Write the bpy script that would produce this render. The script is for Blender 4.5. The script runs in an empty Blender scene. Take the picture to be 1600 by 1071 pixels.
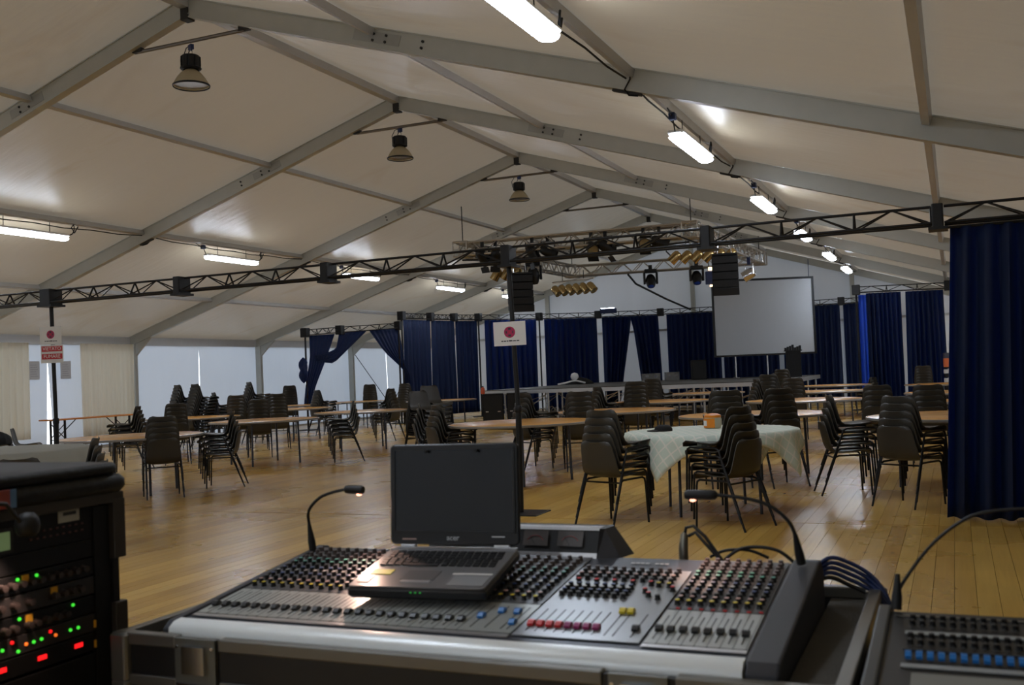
import bpy, math, random
from mathutils import Vector, Matrix
R = math.radians
random.seed(7)
scene = bpy.context.scene
col = scene.collection

# ------------------------------------------------------------------ camera
YAW, PITCH, ROLL, FPX = 0.40784, 0.03031, -0.04140, 1597.64
CAM = Vector((8.174, 0.0, 1.350))
cy, sy = math.cos(YAW), math.sin(YAW)
fwd = Vector((-sy*math.cos(PITCH), cy*math.cos(PITCH), math.sin(PITCH)))
rgt = Vector((cy, sy, 0)); upv = rgt.cross(fwd)
r2 = rgt*math.cos(ROLL) + upv*math.sin(ROLL)
u2 = -rgt*math.sin(ROLL) + upv*math.cos(ROLL)
cam = bpy.data.cameras.new('camera')
cam.sensor_fit = 'HORIZONTAL'; cam.sensor_width = 36.0
cam.lens = FPX/1600*36.0
cam.clip_start = 0.05; cam.clip_end = 400
cam.dof.use_dof = True; cam.dof.focus_distance = 11.0; cam.dof.aperture_fstop = 5.6
co = bpy.data.objects.new('camera', cam); col.objects.link(co)
co.matrix_world = Matrix(((r2.x, u2.x, -fwd.x, CAM.x), (r2.y, u2.y, -fwd.y, CAM.y), (r2.z, u2.z, -fwd.z, CAM.z), (0, 0, 0, 1)))
scene.camera = co

# ------------------------------------------------------------------ world, exposure
w = bpy.data.worlds.new('sky'); scene.world = w; w.use_nodes = True
nt = w.node_tree; bg = nt.nodes['Background']
sky = nt.nodes.new('ShaderNodeTexSky'); sky.sky_type = 'NISHITA'
sky.sun_disc = False; sky.sun_elevation = R(42); sky.sun_rotation = R(60); sky.air_density = 1.0; sky.dust_density = 2.5
mixw = nt.nodes.new('ShaderNodeMix'); mixw.data_type = 'RGBA'; mixw.inputs[0].default_value = 0.55
mixw.inputs[7].default_value = (5.5, 5.9, 6.6, 1)
nt.links.new(sky.outputs[0], mixw.inputs[6]); nt.links.new(mixw.outputs[2], bg.inputs[0])
bg.inputs[1].default_value = 1.0
scene.view_settings.view_transform = 'Standard'
scene.view_settings.look = 'None'
scene.view_settings.gamma = 1.0
scene.view_settings.exposure = -0.18
scene.view_settings.use_curve_mapping = False
scene.cycles.max_bounces = 8
scene.cycles.transparent_max_bounces = 12
scene.cycles.sample_clamp_indirect = 6.0

# ------------------------------------------------------------------ materials
def lin(r, g, b):
    f = lambda c: (c/255/12.92) if c/255 <= 0.04045 else ((c/255+0.055)/1.055)**2.4
    return (f(r), f(g), f(b), 1)
MATS = {}
def mat(name, rgb, rough=0.5, metal=0.0, var=0.0, vscale=8.0, bump=0.0, bscale=60.0, spec=0.5, emit=None, estr=0.0, transl=0.0, tcol=None, stretch=None, coat=0.0, alpha=None, trans=0.0):
    if name in MATS: return MATS[name]
    m = bpy.data.materials.new(name); m.use_nodes = True; MATS[name] = m
    n = m.node_tree; b = n.nodes['Principled BSDF']; c = lin(*rgb) if max(rgb) > 1 else (*rgb, 1)
    b.inputs['Base Color'].default_value = c
    b.inputs['Roughness'].default_value = rough; b.inputs['Metallic'].default_value = metal
    b.inputs['Specular IOR Level'].default_value = spec
    if coat: b.inputs['Coat Weight'].default_value = coat; b.inputs['Coat Roughness'].default_value = 0.12
    if trans: b.inputs['Transmission Weight'].default_value = trans
    tc = n.nodes.new('ShaderNodeTexCoord'); mp = n.nodes.new('ShaderNodeMapping')
    n.links.new(tc.outputs['Object'], mp.inputs[0])
    if stretch: mp.inputs['Scale'].default_value = stretch
    if var:
        nz = n.nodes.new('ShaderNodeTexNoise'); nz.inputs['Scale'].default_value = vscale; nz.inputs['Detail'].default_value = 4
        n.links.new(mp.outputs[0], nz.inputs['Vector'])
        mx = n.nodes.new('ShaderNodeMix'); mx.data_type = 'RGBA'
        mx.inputs[6].default_value = tuple(max(0, x*(1-var)) for x in c[:3])+(1,)
        mx.inputs[7].default_value = tuple(min(1, x*(1+var)) for x in c[:3])+(1,)
        n.links.new(nz.outputs[0], mx.inputs[0]); n.links.new(mx.outputs[2], b.inputs['Base Color'])
    if bump:
        nb = n.nodes.new('ShaderNodeTexNoise'); nb.inputs['Scale'].default_value = bscale; nb.inputs['Detail'].default_value = 3
        n.links.new(mp.outputs[0], nb.inputs['Vector'])
        bp = n.nodes.new('ShaderNodeBump'); bp.inputs['Strength'].default_value = bump; bp.inputs['Distance'].default_value = 0.02
        n.links.new(nb.outputs[0], bp.inputs['Height']); n.links.new(bp.outputs[0], b.inputs['Normal'])
    if emit:
        b.inputs['Emission Color'].default_value = lin(*emit); b.inputs['Emission Strength'].default_value = estr
    if transl:
        t = n.nodes.new('ShaderNodeBsdfTranslucent'); t.inputs[0].default_value = lin(*tcol) if tcol else c
        ms = n.nodes.new('ShaderNodeMixShader'); ms.inputs[0].default_value = transl
        n.links.new(b.outputs[0], ms.inputs[1]); n.links.new(t.outputs[0], ms.inputs[2])
        n.links.new(ms.outputs[0], n.nodes['Material Output'].inputs[0])
    return m

M_roof = mat('roof_membrane', (176, 162, 136), 0.36, var=0.06, vscale=0.5, bump=0.5, bscale=2.6, stretch=(0.30, 2.0, 1), transl=0.036, tcol=(222, 210, 186), spec=0.5)
M_lightblock = mat('added_light_block', (92, 88, 82), 0.8, var=0.1, vscale=1.0, bump=0.2, bscale=4)  # opaque lining added to the unseen near right wall to hold back daylight
def add_stains(m):
    n = m.node_tree; b = n.nodes['Principled BSDF']; L = n.links.new; src = b.inputs['Base Color'].links[0].from_socket
    g = n.nodes.new('ShaderNodeNewGeometry'); mp = n.nodes.new('ShaderNodeMapping'); mp.inputs['Scale'].default_value = (0.45, 0.9, 1); L(g.outputs['Position'], mp.inputs[0])
    nz = n.nodes.new('ShaderNodeTexNoise'); nz.inputs['Scale'].default_value = 0.8; nz.inputs['Detail'].default_value = 3; nz.inputs['Distortion'].default_value = 0.8; L(mp.outputs[0], nz.inputs['Vector'])
    cr = n.nodes.new('ShaderNodeValToRGB'); cr.color_ramp.elements[0].position = 0.58; cr.color_ramp.elements[0].color = (1, 1, 1, 1)
    cr.color_ramp.elements[1].position = 0.70; cr.color_ramp.elements[1].color = (0.90, 0.80, 0.60, 1); L(nz.outputs[0], cr.inputs[0])
    mx = n.nodes.new('ShaderNodeMix'); mx.data_type = 'RGBA'; mx.blend_type = 'MULTIPLY'; mx.inputs[0].default_value = 1
    L(src, mx.inputs[6]); L(cr.outputs[0], mx.inputs[7]); L(mx.outputs[2], b.inputs['Base Color'])
add_stains(M_roof)
M_wall = mat('wall_membrane', (214, 216, 218), 0.35, var=0.05, vscale=0.9, bump=0.3, bscale=3.0, stretch=(1, 1.6, 0.5), transl=0.14, tcol=(205, 214, 222))
M_gable = mat('gable_membrane', (214, 216, 218), 0.4, var=0.05, vscale=1.2, bump=0.4, bscale=4.0, stretch=(1.8, 1, 0.25), transl=0.034, tcol=(205, 214, 222))
M_alu = mat('frame_aluminium', (176, 176, 168), 0.42, 0.35, var=0.08, vscale=5, bump=0.05)
M_purlin = mat('purlin_aluminium', (186, 186, 186), 0.4, 0.35, var=0.06, vscale=6)
M_dark = mat('dark_steel', (34, 34, 36), 0.5, 0.5, var=0.15)
M_bolt = mat('bolt_dark', (46, 44, 42), 0.6, 0.3, var=0.2, vscale=30)
M_black = mat('black_paint', (12, 12, 13), 0.55, 0.1, var=0.2, vscale=12)
M_blackmatte = mat('black_matte', (14, 14, 15), 0.8, var=0.2, vscale=20)
M_rubber = mat('black_rubber', (15, 15, 16), 0.55, var=0.1)
M_chair = mat('chair_plastic', (54, 52, 47), 0.42, var=0.1, vscale=5, bump=0.06, bscale=250)
M_chairleg = mat('chair_steel', (24, 24, 26), 0.35, 0.4, var=0.1)
M_tleg = mat('table_leg_steel', (70, 74, 84), 0.35, 0.7, var=0.08)
M_tedge = mat('table_edge_band', (150, 146, 138), 0.3, 0.2, var=0.1)
M_chrome = mat('chrome', (210, 210, 214), 0.15, 1.0, var=0.05)
M_silver = mat('brushed_aluminium', (196, 197, 198), 0.34, 0.85, var=0.06, vscale=40, stretch=(1, 20, 20))
M_white = mat('white_paint', (226, 226, 226), 0.5, var=0.03)
M_paper = mat('paper', (228, 226, 222), 0.6, var=0.03)
M_red = mat('sign_red', (196, 44, 52), 0.5, var=0.04)
M_magenta = mat('sign_magenta', (176, 30, 84), 0.5, var=0.06)
M_ink = mat('ink', (52, 54, 58), 0.6, var=0.1)
M_beige = mat('beige_curtain', (236, 222, 200), 0.8, var=0.06, vscale=3, bump=0.15, bscale=400, transl=0.78, tcol=(255, 250, 238))
M_navy = mat('navy_curtain', (8, 28, 60), 0.7, var=0.25, vscale=2.5, bump=0.2, bscale=500, transl=0.34, tcol=(22, 112, 196), stretch=(1, 1, 0.3))
M_lampwhite = mat('tube_diffuser', (250, 250, 250), 0.4, var=0.01, emit=(226, 238, 255), estr=48.0)
M_bell = mat('lamp_bell_acrylic', (214, 200, 170), 0.25, var=0.08, vscale=20, transl=0.5, tcol=(232, 222, 196))
M_bellin = mat('lamp_reflector', (206, 208, 206), 0.2, 0.6, var=0.04)
M_lampblack = mat('lamp_housing', (16, 16, 17), 0.45, 0.3, var=0.2, vscale=30)
M_truss = mat('black_truss', (26, 26, 28), 0.42, 0.4, var=0.15)
M_trussalu = mat('aluminium_truss', (178, 172, 162), 0.3, 0.8, var=0.08)
M_jar = mat('jar_plastic', (214, 206, 184), 0.2, var=0.1, transl=0.3)
M_orange = mat('orange_label', (236, 140, 20), 0.4, var=0.12)
M_deck = mat('stage_deck', (78, 76, 72), 0.55, var=0.12, vscale=3, bump=0.1, bscale=300)
M_screen = mat('screen_fabric', (180, 183, 186), 0.7, var=0.02)
M_flight = mat('case_laminate', (22, 22, 23), 0.4, var=0.15, vscale=20)
M_extr = mat('case_extrusion', (122, 120, 114), 0.36, 0.75, var=0.08)
M_blue = mat('blue_cable', (22, 40, 84), 0.45, var=0.1)
M_navylit = mat('navy_painted_daylight', (70, 116, 214), 0.7, var=0.1, transl=0.5, tcol=(96, 140, 235))  # navy curtain edge, its daylight painted in as a lighter, more translucent blue
M_gold = mat('gold_reflector', (184, 158, 108), 0.25, 0.85, var=0.12, vscale=30)

def wood_mat(name, c0, c1, rough, scale, dirx=True):
    m = bpy.data.materials.new(name); m.use_nodes = True
    n = m.node_tree; b = n.nodes['Principled BSDF']
    tc = n.nodes.new('ShaderNodeTexCoord'); mp = n.nodes.new('ShaderNodeMapping')
    mp.inputs['Scale'].default_value = (1, 14, 1) if dirx else (14, 1, 1)
    n.links.new(tc.outputs['Object'], mp.inputs[0])
    nz = n.nodes.new('ShaderNodeTexNoise'); nz.inputs['Scale'].default_value = scale; nz.inputs['Detail'].default_value = 6
    n.links.new(mp.outputs[0], nz.inputs['Vector'])
    cr = n.nodes.new('ShaderNodeValToRGB'); cr.color_ramp.elements[0].position = 0.3; cr.color_ramp.elements[1].position = 0.72
    cr.color_ramp.elements[0].color = lin(*c0); cr.color_ramp.elements[1].color = lin(*c1)
    n.links.new(nz.outputs[0], cr.inputs[0]); n.links.new(cr.outputs[0], b.inputs['Base Color'])
    b.inputs['Roughness'].default_value = rough
    return m
M_table = wood_mat('table_wood', (208, 140, 62), (230, 176, 98), 0.26, 3.0)
M_beer = wood_mat('beer_table_wood', (206, 120, 44), (230, 146, 62), 0.35, 3.0, False)

# parquet of long boards: hue varies board by board (index from the world position of the board)
PW, PY0, PL = 0.115, 3.80, 5.025
def floor_mat():
    m = bpy.data.materials.new('floor_boards'); m.use_nodes = True
    n = m.node_tree; b = n.nodes['Principled BSDF']; L = n.links.new
    g = n.nodes.new('ShaderNodeNewGeometry'); sx = n.nodes.new('ShaderNodeSeparateXYZ'); L(g.outputs['Position'], sx.inputs[0])
    def mth(op, a, v):
        q = n.nodes.new('ShaderNodeMath'); q.operation = op; L(a, q.inputs[0]); q.inputs[1].default_value = v; return q.outputs[0]
    ix = mth('FLOOR', mth('DIVIDE', mth('ADD', sx.outputs[0], 10.64), PW), 0)
    iy = mth('FLOOR', mth('DIVIDE', mth('SUBTRACT', sx.outputs[1], PY0), PL), 0)
    cb = n.nodes.new('ShaderNodeCombineXYZ'); L(ix, cb.inputs[0]); L(iy, cb.inputs[1])
    wn = n.nodes.new('ShaderNodeTexWhiteNoise'); wn.noise_dimensions = '2D'; L(cb.outputs[0], wn.inputs['Vector'])
    mp = n.nodes.new('ShaderNodeMapping'); mp.inputs['Scale'].default_value = (16, 0.8, 1); L(g.outputs['Position'], mp.inputs[0])
    nz = n.nodes.new('ShaderNodeTexNoise'); nz.inputs['Scale'].default_value = 2.2; nz.inputs['Detail'].default_value = 6; L(mp.outputs[0], nz.inputs['Vector'])
    ad = n.nodes.new('ShaderNodeMath'); ad.operation = 'MULTIPLY_ADD'; L(nz.outputs[0], ad.inputs[0]); ad.inputs[1].default_value = 0.55
    h = mth('MULTIPLY', wn.outputs['Value'], 0.42); L(h, ad.inputs[2])
    cr = n.nodes.new('ShaderNodeValToRGB'); e = cr.color_ramp.elements
    e[0].position = 0.2; e[0].color = lin(194, 148, 66); e[1].position = 0.75; e[1].color = lin(228, 188, 100)
    L(ad.outputs[0], cr.inputs[0])
    # wear: worn, darker patches and knots
    n2 = n.nodes.new('ShaderNodeTexNoise'); n2.inputs['Scale'].default_value = 0.55; n2.inputs['Detail'].default_value = 5; L(g.outputs['Position'], n2.inputs['Vector'])
    cr2 = n.nodes.new('ShaderNodeValToRGB'); cr2.color_ramp.elements[0].position = 0.36; cr2.color_ramp.elements[0].color = (0.72, 0.7, 0.66, 1)
    cr2.color_ramp.elements[1].position = 0.6; cr2.color_ramp.elements[1].color = (1, 1, 1, 1); L(n2.outputs[0], cr2.inputs[0])
    mk = n.nodes.new('ShaderNodeMapping'); mk.inputs['Scale'].default_value = (9, 3, 1); L(g.outputs['Position'], mk.inputs[0])
    n3 = n.nodes.new('ShaderNodeTexVoronoi'); n3.inputs['Scale'].default_value = 0.55; L(mk.outputs[0], n3.inputs['Vector'])
    cr3 = n.nodes.new('ShaderNodeValToRGB'); cr3.color_ramp.elements[0].position = 0.03; cr3.color_ramp.elements[0].color = (0.5, 0.42, 0.36, 1)
    cr3.color_ramp.elements[1].position = 0.10; cr3.color_ramp.elements[1].color = (1, 1, 1, 1); L(n3.outputs['Distance'], cr3.inputs[0])
    def mul(a, bb):
        q = n.nodes.new('ShaderNodeMix'); q.data_type = 'RGBA'; q.blend_type = 'MULTIPLY'; q.inputs[0].default_value = 1
        L(a, q.inputs[6]); L(bb, q.inputs[7]); return q.outputs[2]
    L(mul(mul(cr.outputs[0], cr2.outputs[0]), cr3.outputs[0]), b.inputs['Base Color'])
    rr = n.nodes.new('ShaderNodeMapRange'); rr.inputs[3].default_value = 0.18; rr.inputs[4].default_value = 0.38
    L(n2.outputs[0], rr.inputs[0]); L(rr.outputs[0], b.inputs['Roughness'])
    b.inputs['Coat Weight'].default_value = 0.08; b.inputs['Coat Roughness'].default_value = 0.16
    bp = n.nodes.new('ShaderNodeBump'); bp.inputs['Strength'].default_value = 0.06; bp.inputs['Distance'].default_value = 0.01
    L(nz.outputs[0], bp.inputs['Height']); L(bp.outputs[0], b.inputs['Normal'])
    return m
M_floor = floor_mat()

def check_mat():
    m = bpy.data.materials.new('checked_cloth'); m.use_nodes = True
    n = m.node_tree; b = n.nodes['Principled BSDF']; L = n.links.new
    tc = n.nodes.new('ShaderNodeTexCoord'); sx = n.nodes.new('ShaderNodeSeparateXYZ'); L(tc.outputs['UV'], sx.inputs[0])
    outs = []
    for k in (0, 1):
        fr = n.nodes.new('ShaderNodeMath'); fr.operation = 'MULTIPLY'; fr.inputs[1].default_value = 19.0; L(sx.outputs[k], fr.inputs[0])
        f2 = n.nodes.new('ShaderNodeMath'); f2.operation = 'FRACT'; L(fr.outputs[0], f2.inputs[0])
        lt = n.nodes.new('ShaderNodeMath'); lt.operation = 'LESS_THAN'; lt.inputs[1].default_value = 0.16; L(f2.outputs[0], lt.inputs[0])
        outs.append(lt.outputs[0])
    mx = n.nodes.new('ShaderNodeMath'); mx.operation = 'MAXIMUM'; L(outs[0], mx.inputs[0]); L(outs[1], mx.inputs[1])
    c = n.nodes.new('ShaderNodeMix'); c.data_type = 'RGBA'; c.inputs[6].default_value = lin(210, 222, 208); c.inputs[7].default_value = lin(234, 234, 222)
    L(mx.outputs[0], c.inputs[0]); L(c.outputs[2], b.inputs['Base Color']); b.inputs['Roughness'].default_value = 0.75
    return m
M_check = check_mat()

# ------------------------------------------------------------------ mesh builder
class MB:
    def __init__(s): s.v = []; s.f = []; s.uv = None
    def add(s, vs, fs):
        o = len(s.v); s.v += [tuple(v) for v in vs]; s.f += [tuple(i+o for i in f) for f in fs]; return s
    def box(s, x0, x1, y0, y1, z0, z1, M=None):
        vs = [(x, y, z) for z in (z0, z1) for y in (y0, y1) for x in (x0, x1)]
        if M is not None: vs = [tuple(M @ Vector(v)) for v in vs]
        return s.add(vs, [(0, 2, 3, 1), (4, 5, 7, 6), (0, 1, 5, 4), (2, 6, 7, 3), (0, 4, 6, 2), (1, 3, 7, 5)])
    def rbox(s, x0, x1, y0, y1, z0, z1, r, M=None, n=3):
        """box with rounded vertical edges and a small top/bottom chamfer"""
        c = min(r*0.5, (z1-z0)*0.3); rings = []
        for z, ins in ((z0, c), (z0+c, 0), (z1-c, 0), (z1, c)):
            ring = []
            for cx_, cy_, a0 in ((x1-r, y1-r, 0), (x0+r, y1-r, 90), (x0+r, y0+r, 180), (x1-r, y0+r, 270)):
                for k in range(n+1):
                    a = R(a0+90*k/n); ring.append((cx_+(r-ins)*math.cos(a), cy_+(r-ins)*math.sin(a), z))
            rings.append(ring)
        if M is not None: rings = [[tuple(M @ Vector(v)) for v in rg] for rg in rings]
        m = len(rings[0]); vs = [v for rg in rings for v in rg]; fs = []
        for i in range(3):
            for k in range(m): fs.append((i*m+k, i*m+(k+1) % m, (i+1)*m+(k+1) % m, (i+1)*m+k))
        fs.append(tuple(range(m-1, -1, -1))); fs.append(tuple(range(3*m, 4*m)))
        return s.add(vs, fs)
    def tube(s, p0, p1, r, n=8, r1=None, cap=True):
        p0 = Vector(p0); p1 = Vector(p1); d = (p1-p0).normalized()
        a = d.orthogonal().normalized(); b = d.cross(a); r1 = r if r1 is None else r1
        vs = []
        for p, q in ((p0, r), (p1, r1)):
            for k in range(n):
                t = 2*math.pi*k/n; vs.append(p+a*(q*math.cos(t))+b*(q*math.sin(t)))
        fs = [(k, (k+1) % n, n+(k+1) % n, n+k) for k in range(n)]
        if cap: fs += [tuple(range(n-1, -1, -1)), tuple(range(n, 2*n))]
        return s.add(vs, fs)
    def path(s, pts, r, n=8):
        pts = [Vector(p) for p in pts]; rings = []; a = None
        for i, p in enumerate(pts):
            d = (pts[min(i+1, len(pts)-1)]-pts[max(i-1, 0)]).normalized()
            a = d.orthogonal().normalized() if a is None else (a-d*a.dot(d)).normalized()
            b = d.cross(a); q = r[i] if isinstance(r, (list, tuple)) else r
            rings.append([p+a*(q*math.cos(2*math.pi*k/n))+b*(q*math.sin(2*math.pi*k/n)) for k in range(n)])
        vs = [v for rg in rings for v in rg]; fs = []
        for i in range(len(pts)-1):
            for k in range(n): fs.append((i*n+k, i*n+(k+1) % n, (i+1)*n+(k+1) % n, (i+1)*n+k))
        fs += [tuple(range(n-1, -1, -1)), tuple(range((len(pts)-1)*n, len(pts)*n))]
        return s.add(vs, fs)
    def lathe(s, prof, n=20, c=(0, 0, 0), M=None, cap=True):
        vs = []; m = len(prof)
        for r, z in prof:
            for k in range(n):
                t = 2*math.pi*k/n; v = Vector((r*math.cos(t), r*math.sin(t), z))
                vs.append((M @ v if M is not None else v)+Vector(c))
        fs = []
        for i in range(m-1):
            for k in range(n): fs.append((i*n+k, i*n+(k+1) % n, (i+1)*n+(k+1) % n, (i+1)*n+k))
        if cap: fs += [tuple(range(n-1, -1, -1)), tuple(range((m-1)*n, m*n))]
        return s.add(vs, fs)
    def grid(s, fn, nu, nv, flip=False):
        vs = [fn(i/nu, j/nv) for j in range(nv+1) for i in range(nu+1)]; fs = []
        for j in range(nv):
            for i in range(nu):
                a = j*(nu+1)+i; q = (a, a+1, a+nu+2, a+nu+1); fs.append(q[::-1] if flip else q)
        return s.add(vs, fs)
    def mesh(s, name, m, smooth=None):
        me = bpy.data.meshes.new(name); me.from_pydata(s.v, [], s.f); me.update()
        if m is not None: me.materials.append(m)
        if smooth is not None:
            for p in me.polygons: p.use_smooth = True
            me.set_sharp_from_angle(angle=R(smooth))
        return me
    def build(s, name, m, parent=None, smooth=None, off=None, bevel=0):
        if off is not None: s.v = [(x-off[0], y-off[1], z-off[2]) for x, y, z in s.v]
        return link(name, s.mesh(name, m, smooth), parent, bevel)
def link(name, me, parent=None, bevel=0, loc=None):
    o = bpy.data.objects.new(name, me); col.objects.link(o)
    if parent is not None: o.parent = parent
    if loc is not None: o.location = loc
    if bevel:
        b = o.modifiers.new('bevel', 'BEVEL'); b.width = bevel; b.segments = 2; b.limit_method = 'ANGLE'
    return o
def thing(name, label, cat, loc=(0, 0, 0), rz=0, group=None):
    o = bpy.data.objects.new(name, None); col.objects.link(o); o.empty_display_size = 0.1
    o.location = loc; o.rotation_euler = (0, 0, rz)
    return tag(o, label, cat, group)
def tag(o, label, cat, group=None):
    o['label'] = label; o['category'] = cat
    if group: o['group'] = group
    return o
def struct(name, label, loc=(0, 0, 0)):
    o = bpy.data.objects.new(name, None); col.objects.link(o); o.location = loc
    o['kind'] = 'structure'; o['label'] = label
    return o
def copy_tree(o, parent=None):
    c = o.copy(); col.objects.link(c); c.parent = parent
    for ch in o.children: copy_tree(ch, c)
    return c
def text_mesh(body, size, m, ext=0.0008):
    cu = bpy.data.curves.new('lettering', 'FONT'); cu.body = body; cu.size = size; cu.extrude = ext
    cu.align_x = 'CENTER'; cu.align_y = 'CENTER'; cu.resolution_u = 3
    t = bpy.data.objects.new('lettering_tmp', cu); col.objects.link(t)
    bpy.context.view_layer.update()
    me = bpy.data.meshes.new_from_object(t.evaluated_get(bpy.context.evaluated_depsgraph_get()))
    bpy.data.objects.remove(t); me.materials.clear(); me.materials.append(m)
    return me
def lerp(a, b, t): return a+(b-a)*t
def rotz(a): return Matrix.Rotation(a, 4, 'Z')

# ================================================================== STRUCTURE
W, HE, HR = 10.64, 2.64, 5.973
AP = (0.2403, 0.511, 0.7583)
FR = [-5.41+5*i for i in range(9)]          # portal frames, the last one is the gable at y = 34.59
def rz_(x): return HR-(HR-HE)*abs(x)/W

g = MB().box(-60, 60, -50, 90, -0.20, -0.14).build('ground', mat('outside_gravel', (168, 166, 160), 0.9, var=0.15, vscale=2, bump=0.4, bscale=20))
g['kind'] = 'structure'; g['label'] = 'pale gravel ground outside the tent'

# ---- floor: long boards, each of the nearer ones an object, the rest one mesh
floor = struct('floor', 'glossy golden brown floor of long wooden boards')
MB().box(-W-0.1, W+0.1, -5.5, 34.7, -0.14, -0.020).build('subfloor', mat('subfloor_dark', (58, 40, 24), 0.8, var=0.2), floor)
pm = MB().box(0.0012, PW-0.0012, 0.006, PL-0.006, -0.018, 0.0).mesh('plank', M_floor)
ncol = int(2*W/PW)
rest = MB()
sec0 = -2
for s_ in range(sec0, 7):
    y0 = PY0+s_*PL
    for c_ in range(ncol+1):
        x0 = -10.64+c_*PW
        single = (s_ == 0 and x0 > -2.3) or (s_ == 1 and x0 > -6.0) or (s_ == 2 and 0.2 < x0 < 5.0)
        if single:
            o = bpy.data.objects.new('plank', pm); col.objects.link(o); o.parent = floor; o.location = (x0, y0, 0)
        else:
            y1 = min(y0+PL-0.006, 34.6)
            if y1 > y0+0.01: rest.box(x0+0.0012, x0+PW-0.0012, max(y0+0.006, -5.4), y1, -0.018, 0.0)
ro = rest.build('distant_boards', M_floor, floor); ro['kind'] = 'stuff'
# two grey floor hatches at the left edge of the bare floor
for (hx, hy) in ((-0.62, 8.68), (0.95, 6.35)):
    MB().box(hx-0.16, hx+0.16, hy-0.10, hy+0.10, 0.0002, 0.003).build('floor_plate', mat('grey_plate', (112, 116, 122), 0.4, 0.4, var=0.1), floor)

# ---- ceiling
ceil = struct('ceiling', 'cream pitched tent roof on grey aluminium frames')
ang = math.atan2(HR-HE, W); SL = math.hypot(W, HR-HE)
def slopeM(side, y):      # local x runs down the slope from the ridge, local z is up out of the roof
    return Matrix.Translation((0, y, HR)) @ (Matrix.Rotation(ang, 4, 'Y') if side > 0 else rotz(math.pi) @ Matrix.Rotation(ang, 4, 'Y'))
for i in range(8):
    for sd in (-1, 1):
        def fn(u, v, sd=sd, i=i):
            x = sd*(W+0.10)*u
            return (x, FR[i]+5*v+(0.20*v if i == 7 else 0), rz_(x)+0.012)
        MB().grid(fn, 8, 4, flip=(sd < 0)).build('membrane_panel', M_roof, ceil, smooth=60)
raf_me = {}
for sd in (-1, 1):
    b = MB()
    b.box(0, SL+0.02, -0.045, 0.045, -0.205, 0.0)
    b.box(0, SL+0.02, -0.058, 0.058, -0.222, -0.205); b.box(0, SL+0.02, -0.058, 0.058, -0.012, 0.002)
    raf_me[sd] = b.mesh('rafter', M_alu)
bolt_me = MB().tube((0, -0.062, 0), (0, 0.062, 0), 0.016, 6).mesh('splice_bolt', M_bolt)
plate_me = MB().box(-0.30, 0.30, -0.050, 0.050, -0.165, -0.045).mesh('splice_plate', mat('splice_alu', (158, 158, 152), 0.4, 0.4, var=0.12))
hook_me = MB().path([(0, -0.07, -0.02), (0.02, -0.075, -0.12), (-0.01, -0.07, -0.22), (0.03, -0.02, -0.26), (0.12, -0.01, -0.25)], 0.009, 6).mesh('cable_loop', M_blackmatte)
clamp_me = MB().box(-0.10, 0.20, -0.03, 0.03, -0.245, -0.222).mesh('clamp_plate', M_bolt)
for i, y in enumerate(FR):
    for sd in (-1, 1):
        o = link('rafter', raf_me[sd], ceil); o.matrix_local = slopeM(sd, y)
        if 2 < i < 8:
            for k in range(2):
                for (dx, dz) in ((0.06, -0.07), (0.06, -0.14), (-0.10, -0.07), (-0.10, -0.14)):
                    s0 = SL*AP[0]+0.14+k*0.62+dx
                    if k == 1 and dx > 0: continue
                    link('splice_bolt', bolt_me, o, loc=(s0, 0, dz))
            link('splice_plate', plate_me, o, loc=(SL*AP[0]+0.08, 0, 0))
            link('cable_loop', hook_me, o, loc=(SL*AP[1], 0, 0))
            link('clamp_plate', clamp_me, o, loc=(SL*AP[1]-0.05, 0, 0))
    if 2 < i < 8:
        MB().box(-0.055, 0.055, -0.062, 0.062, -0.27, -0.02).build('apex_plate', M_bolt, ceil).location = (0, y, HR)
        # tie bar below the apex with clamps
        z = rz_(0.8)-0.235
        t = MB().tube((-0.80, 0, 0), (0.80, 0, 0), 0.024, 8).build('tie_bar', mat('tie_bar_steel', (112, 106, 98), 0.4, 0.6, var=0.1), ceil, smooth=40); t.location = (0, y+0.03, z-0.02)
        for sx in (-1, 1):
            MB().box(-0.07, 0.07, -0.03, 0.03, -0.03, 0.035).build('tie_clamp', M_bolt, t).location = (sx*0.80, 0, 0.02)
pur_me = MB().box(-0.035, 0.035, 0.05, 4.95, -0.095, -0.012).mesh('purlin', M_purlin)
rid_me = MB().box(-0.06, 0.06, 0.05, 4.95, -0.13, -0.02).mesh('ridge_beam', M_purlin)
for i in range(8):
    o = link('ridge_beam', rid_me, ceil, loc=(0, FR[i], HR))
    for a in AP:
        for sd in (-1, 1):
            o = link('purlin', pur_me, ceil, loc=(sd*a*W, FR[i], rz_(a*W))); o.rotation_euler = (0, sd*ang, 0)
# wiring clipped along the lamp purlins (it feeds the tube lights)
for sd in (-1, 1):
    for i in range(2, 8):
        x = sd*AP[1]*W; z = rz_(x)-0.11
        pts = [(x-sd*0.05, FR[i]+0.1+0.6*k, z-0.05*math.sin(math.pi*k/8)-0.02*(k % 2)) for k in range(9)]
        MB().path(pts, 0.010, 5).build('wiring', M_blackmatte, ceil)

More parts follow.
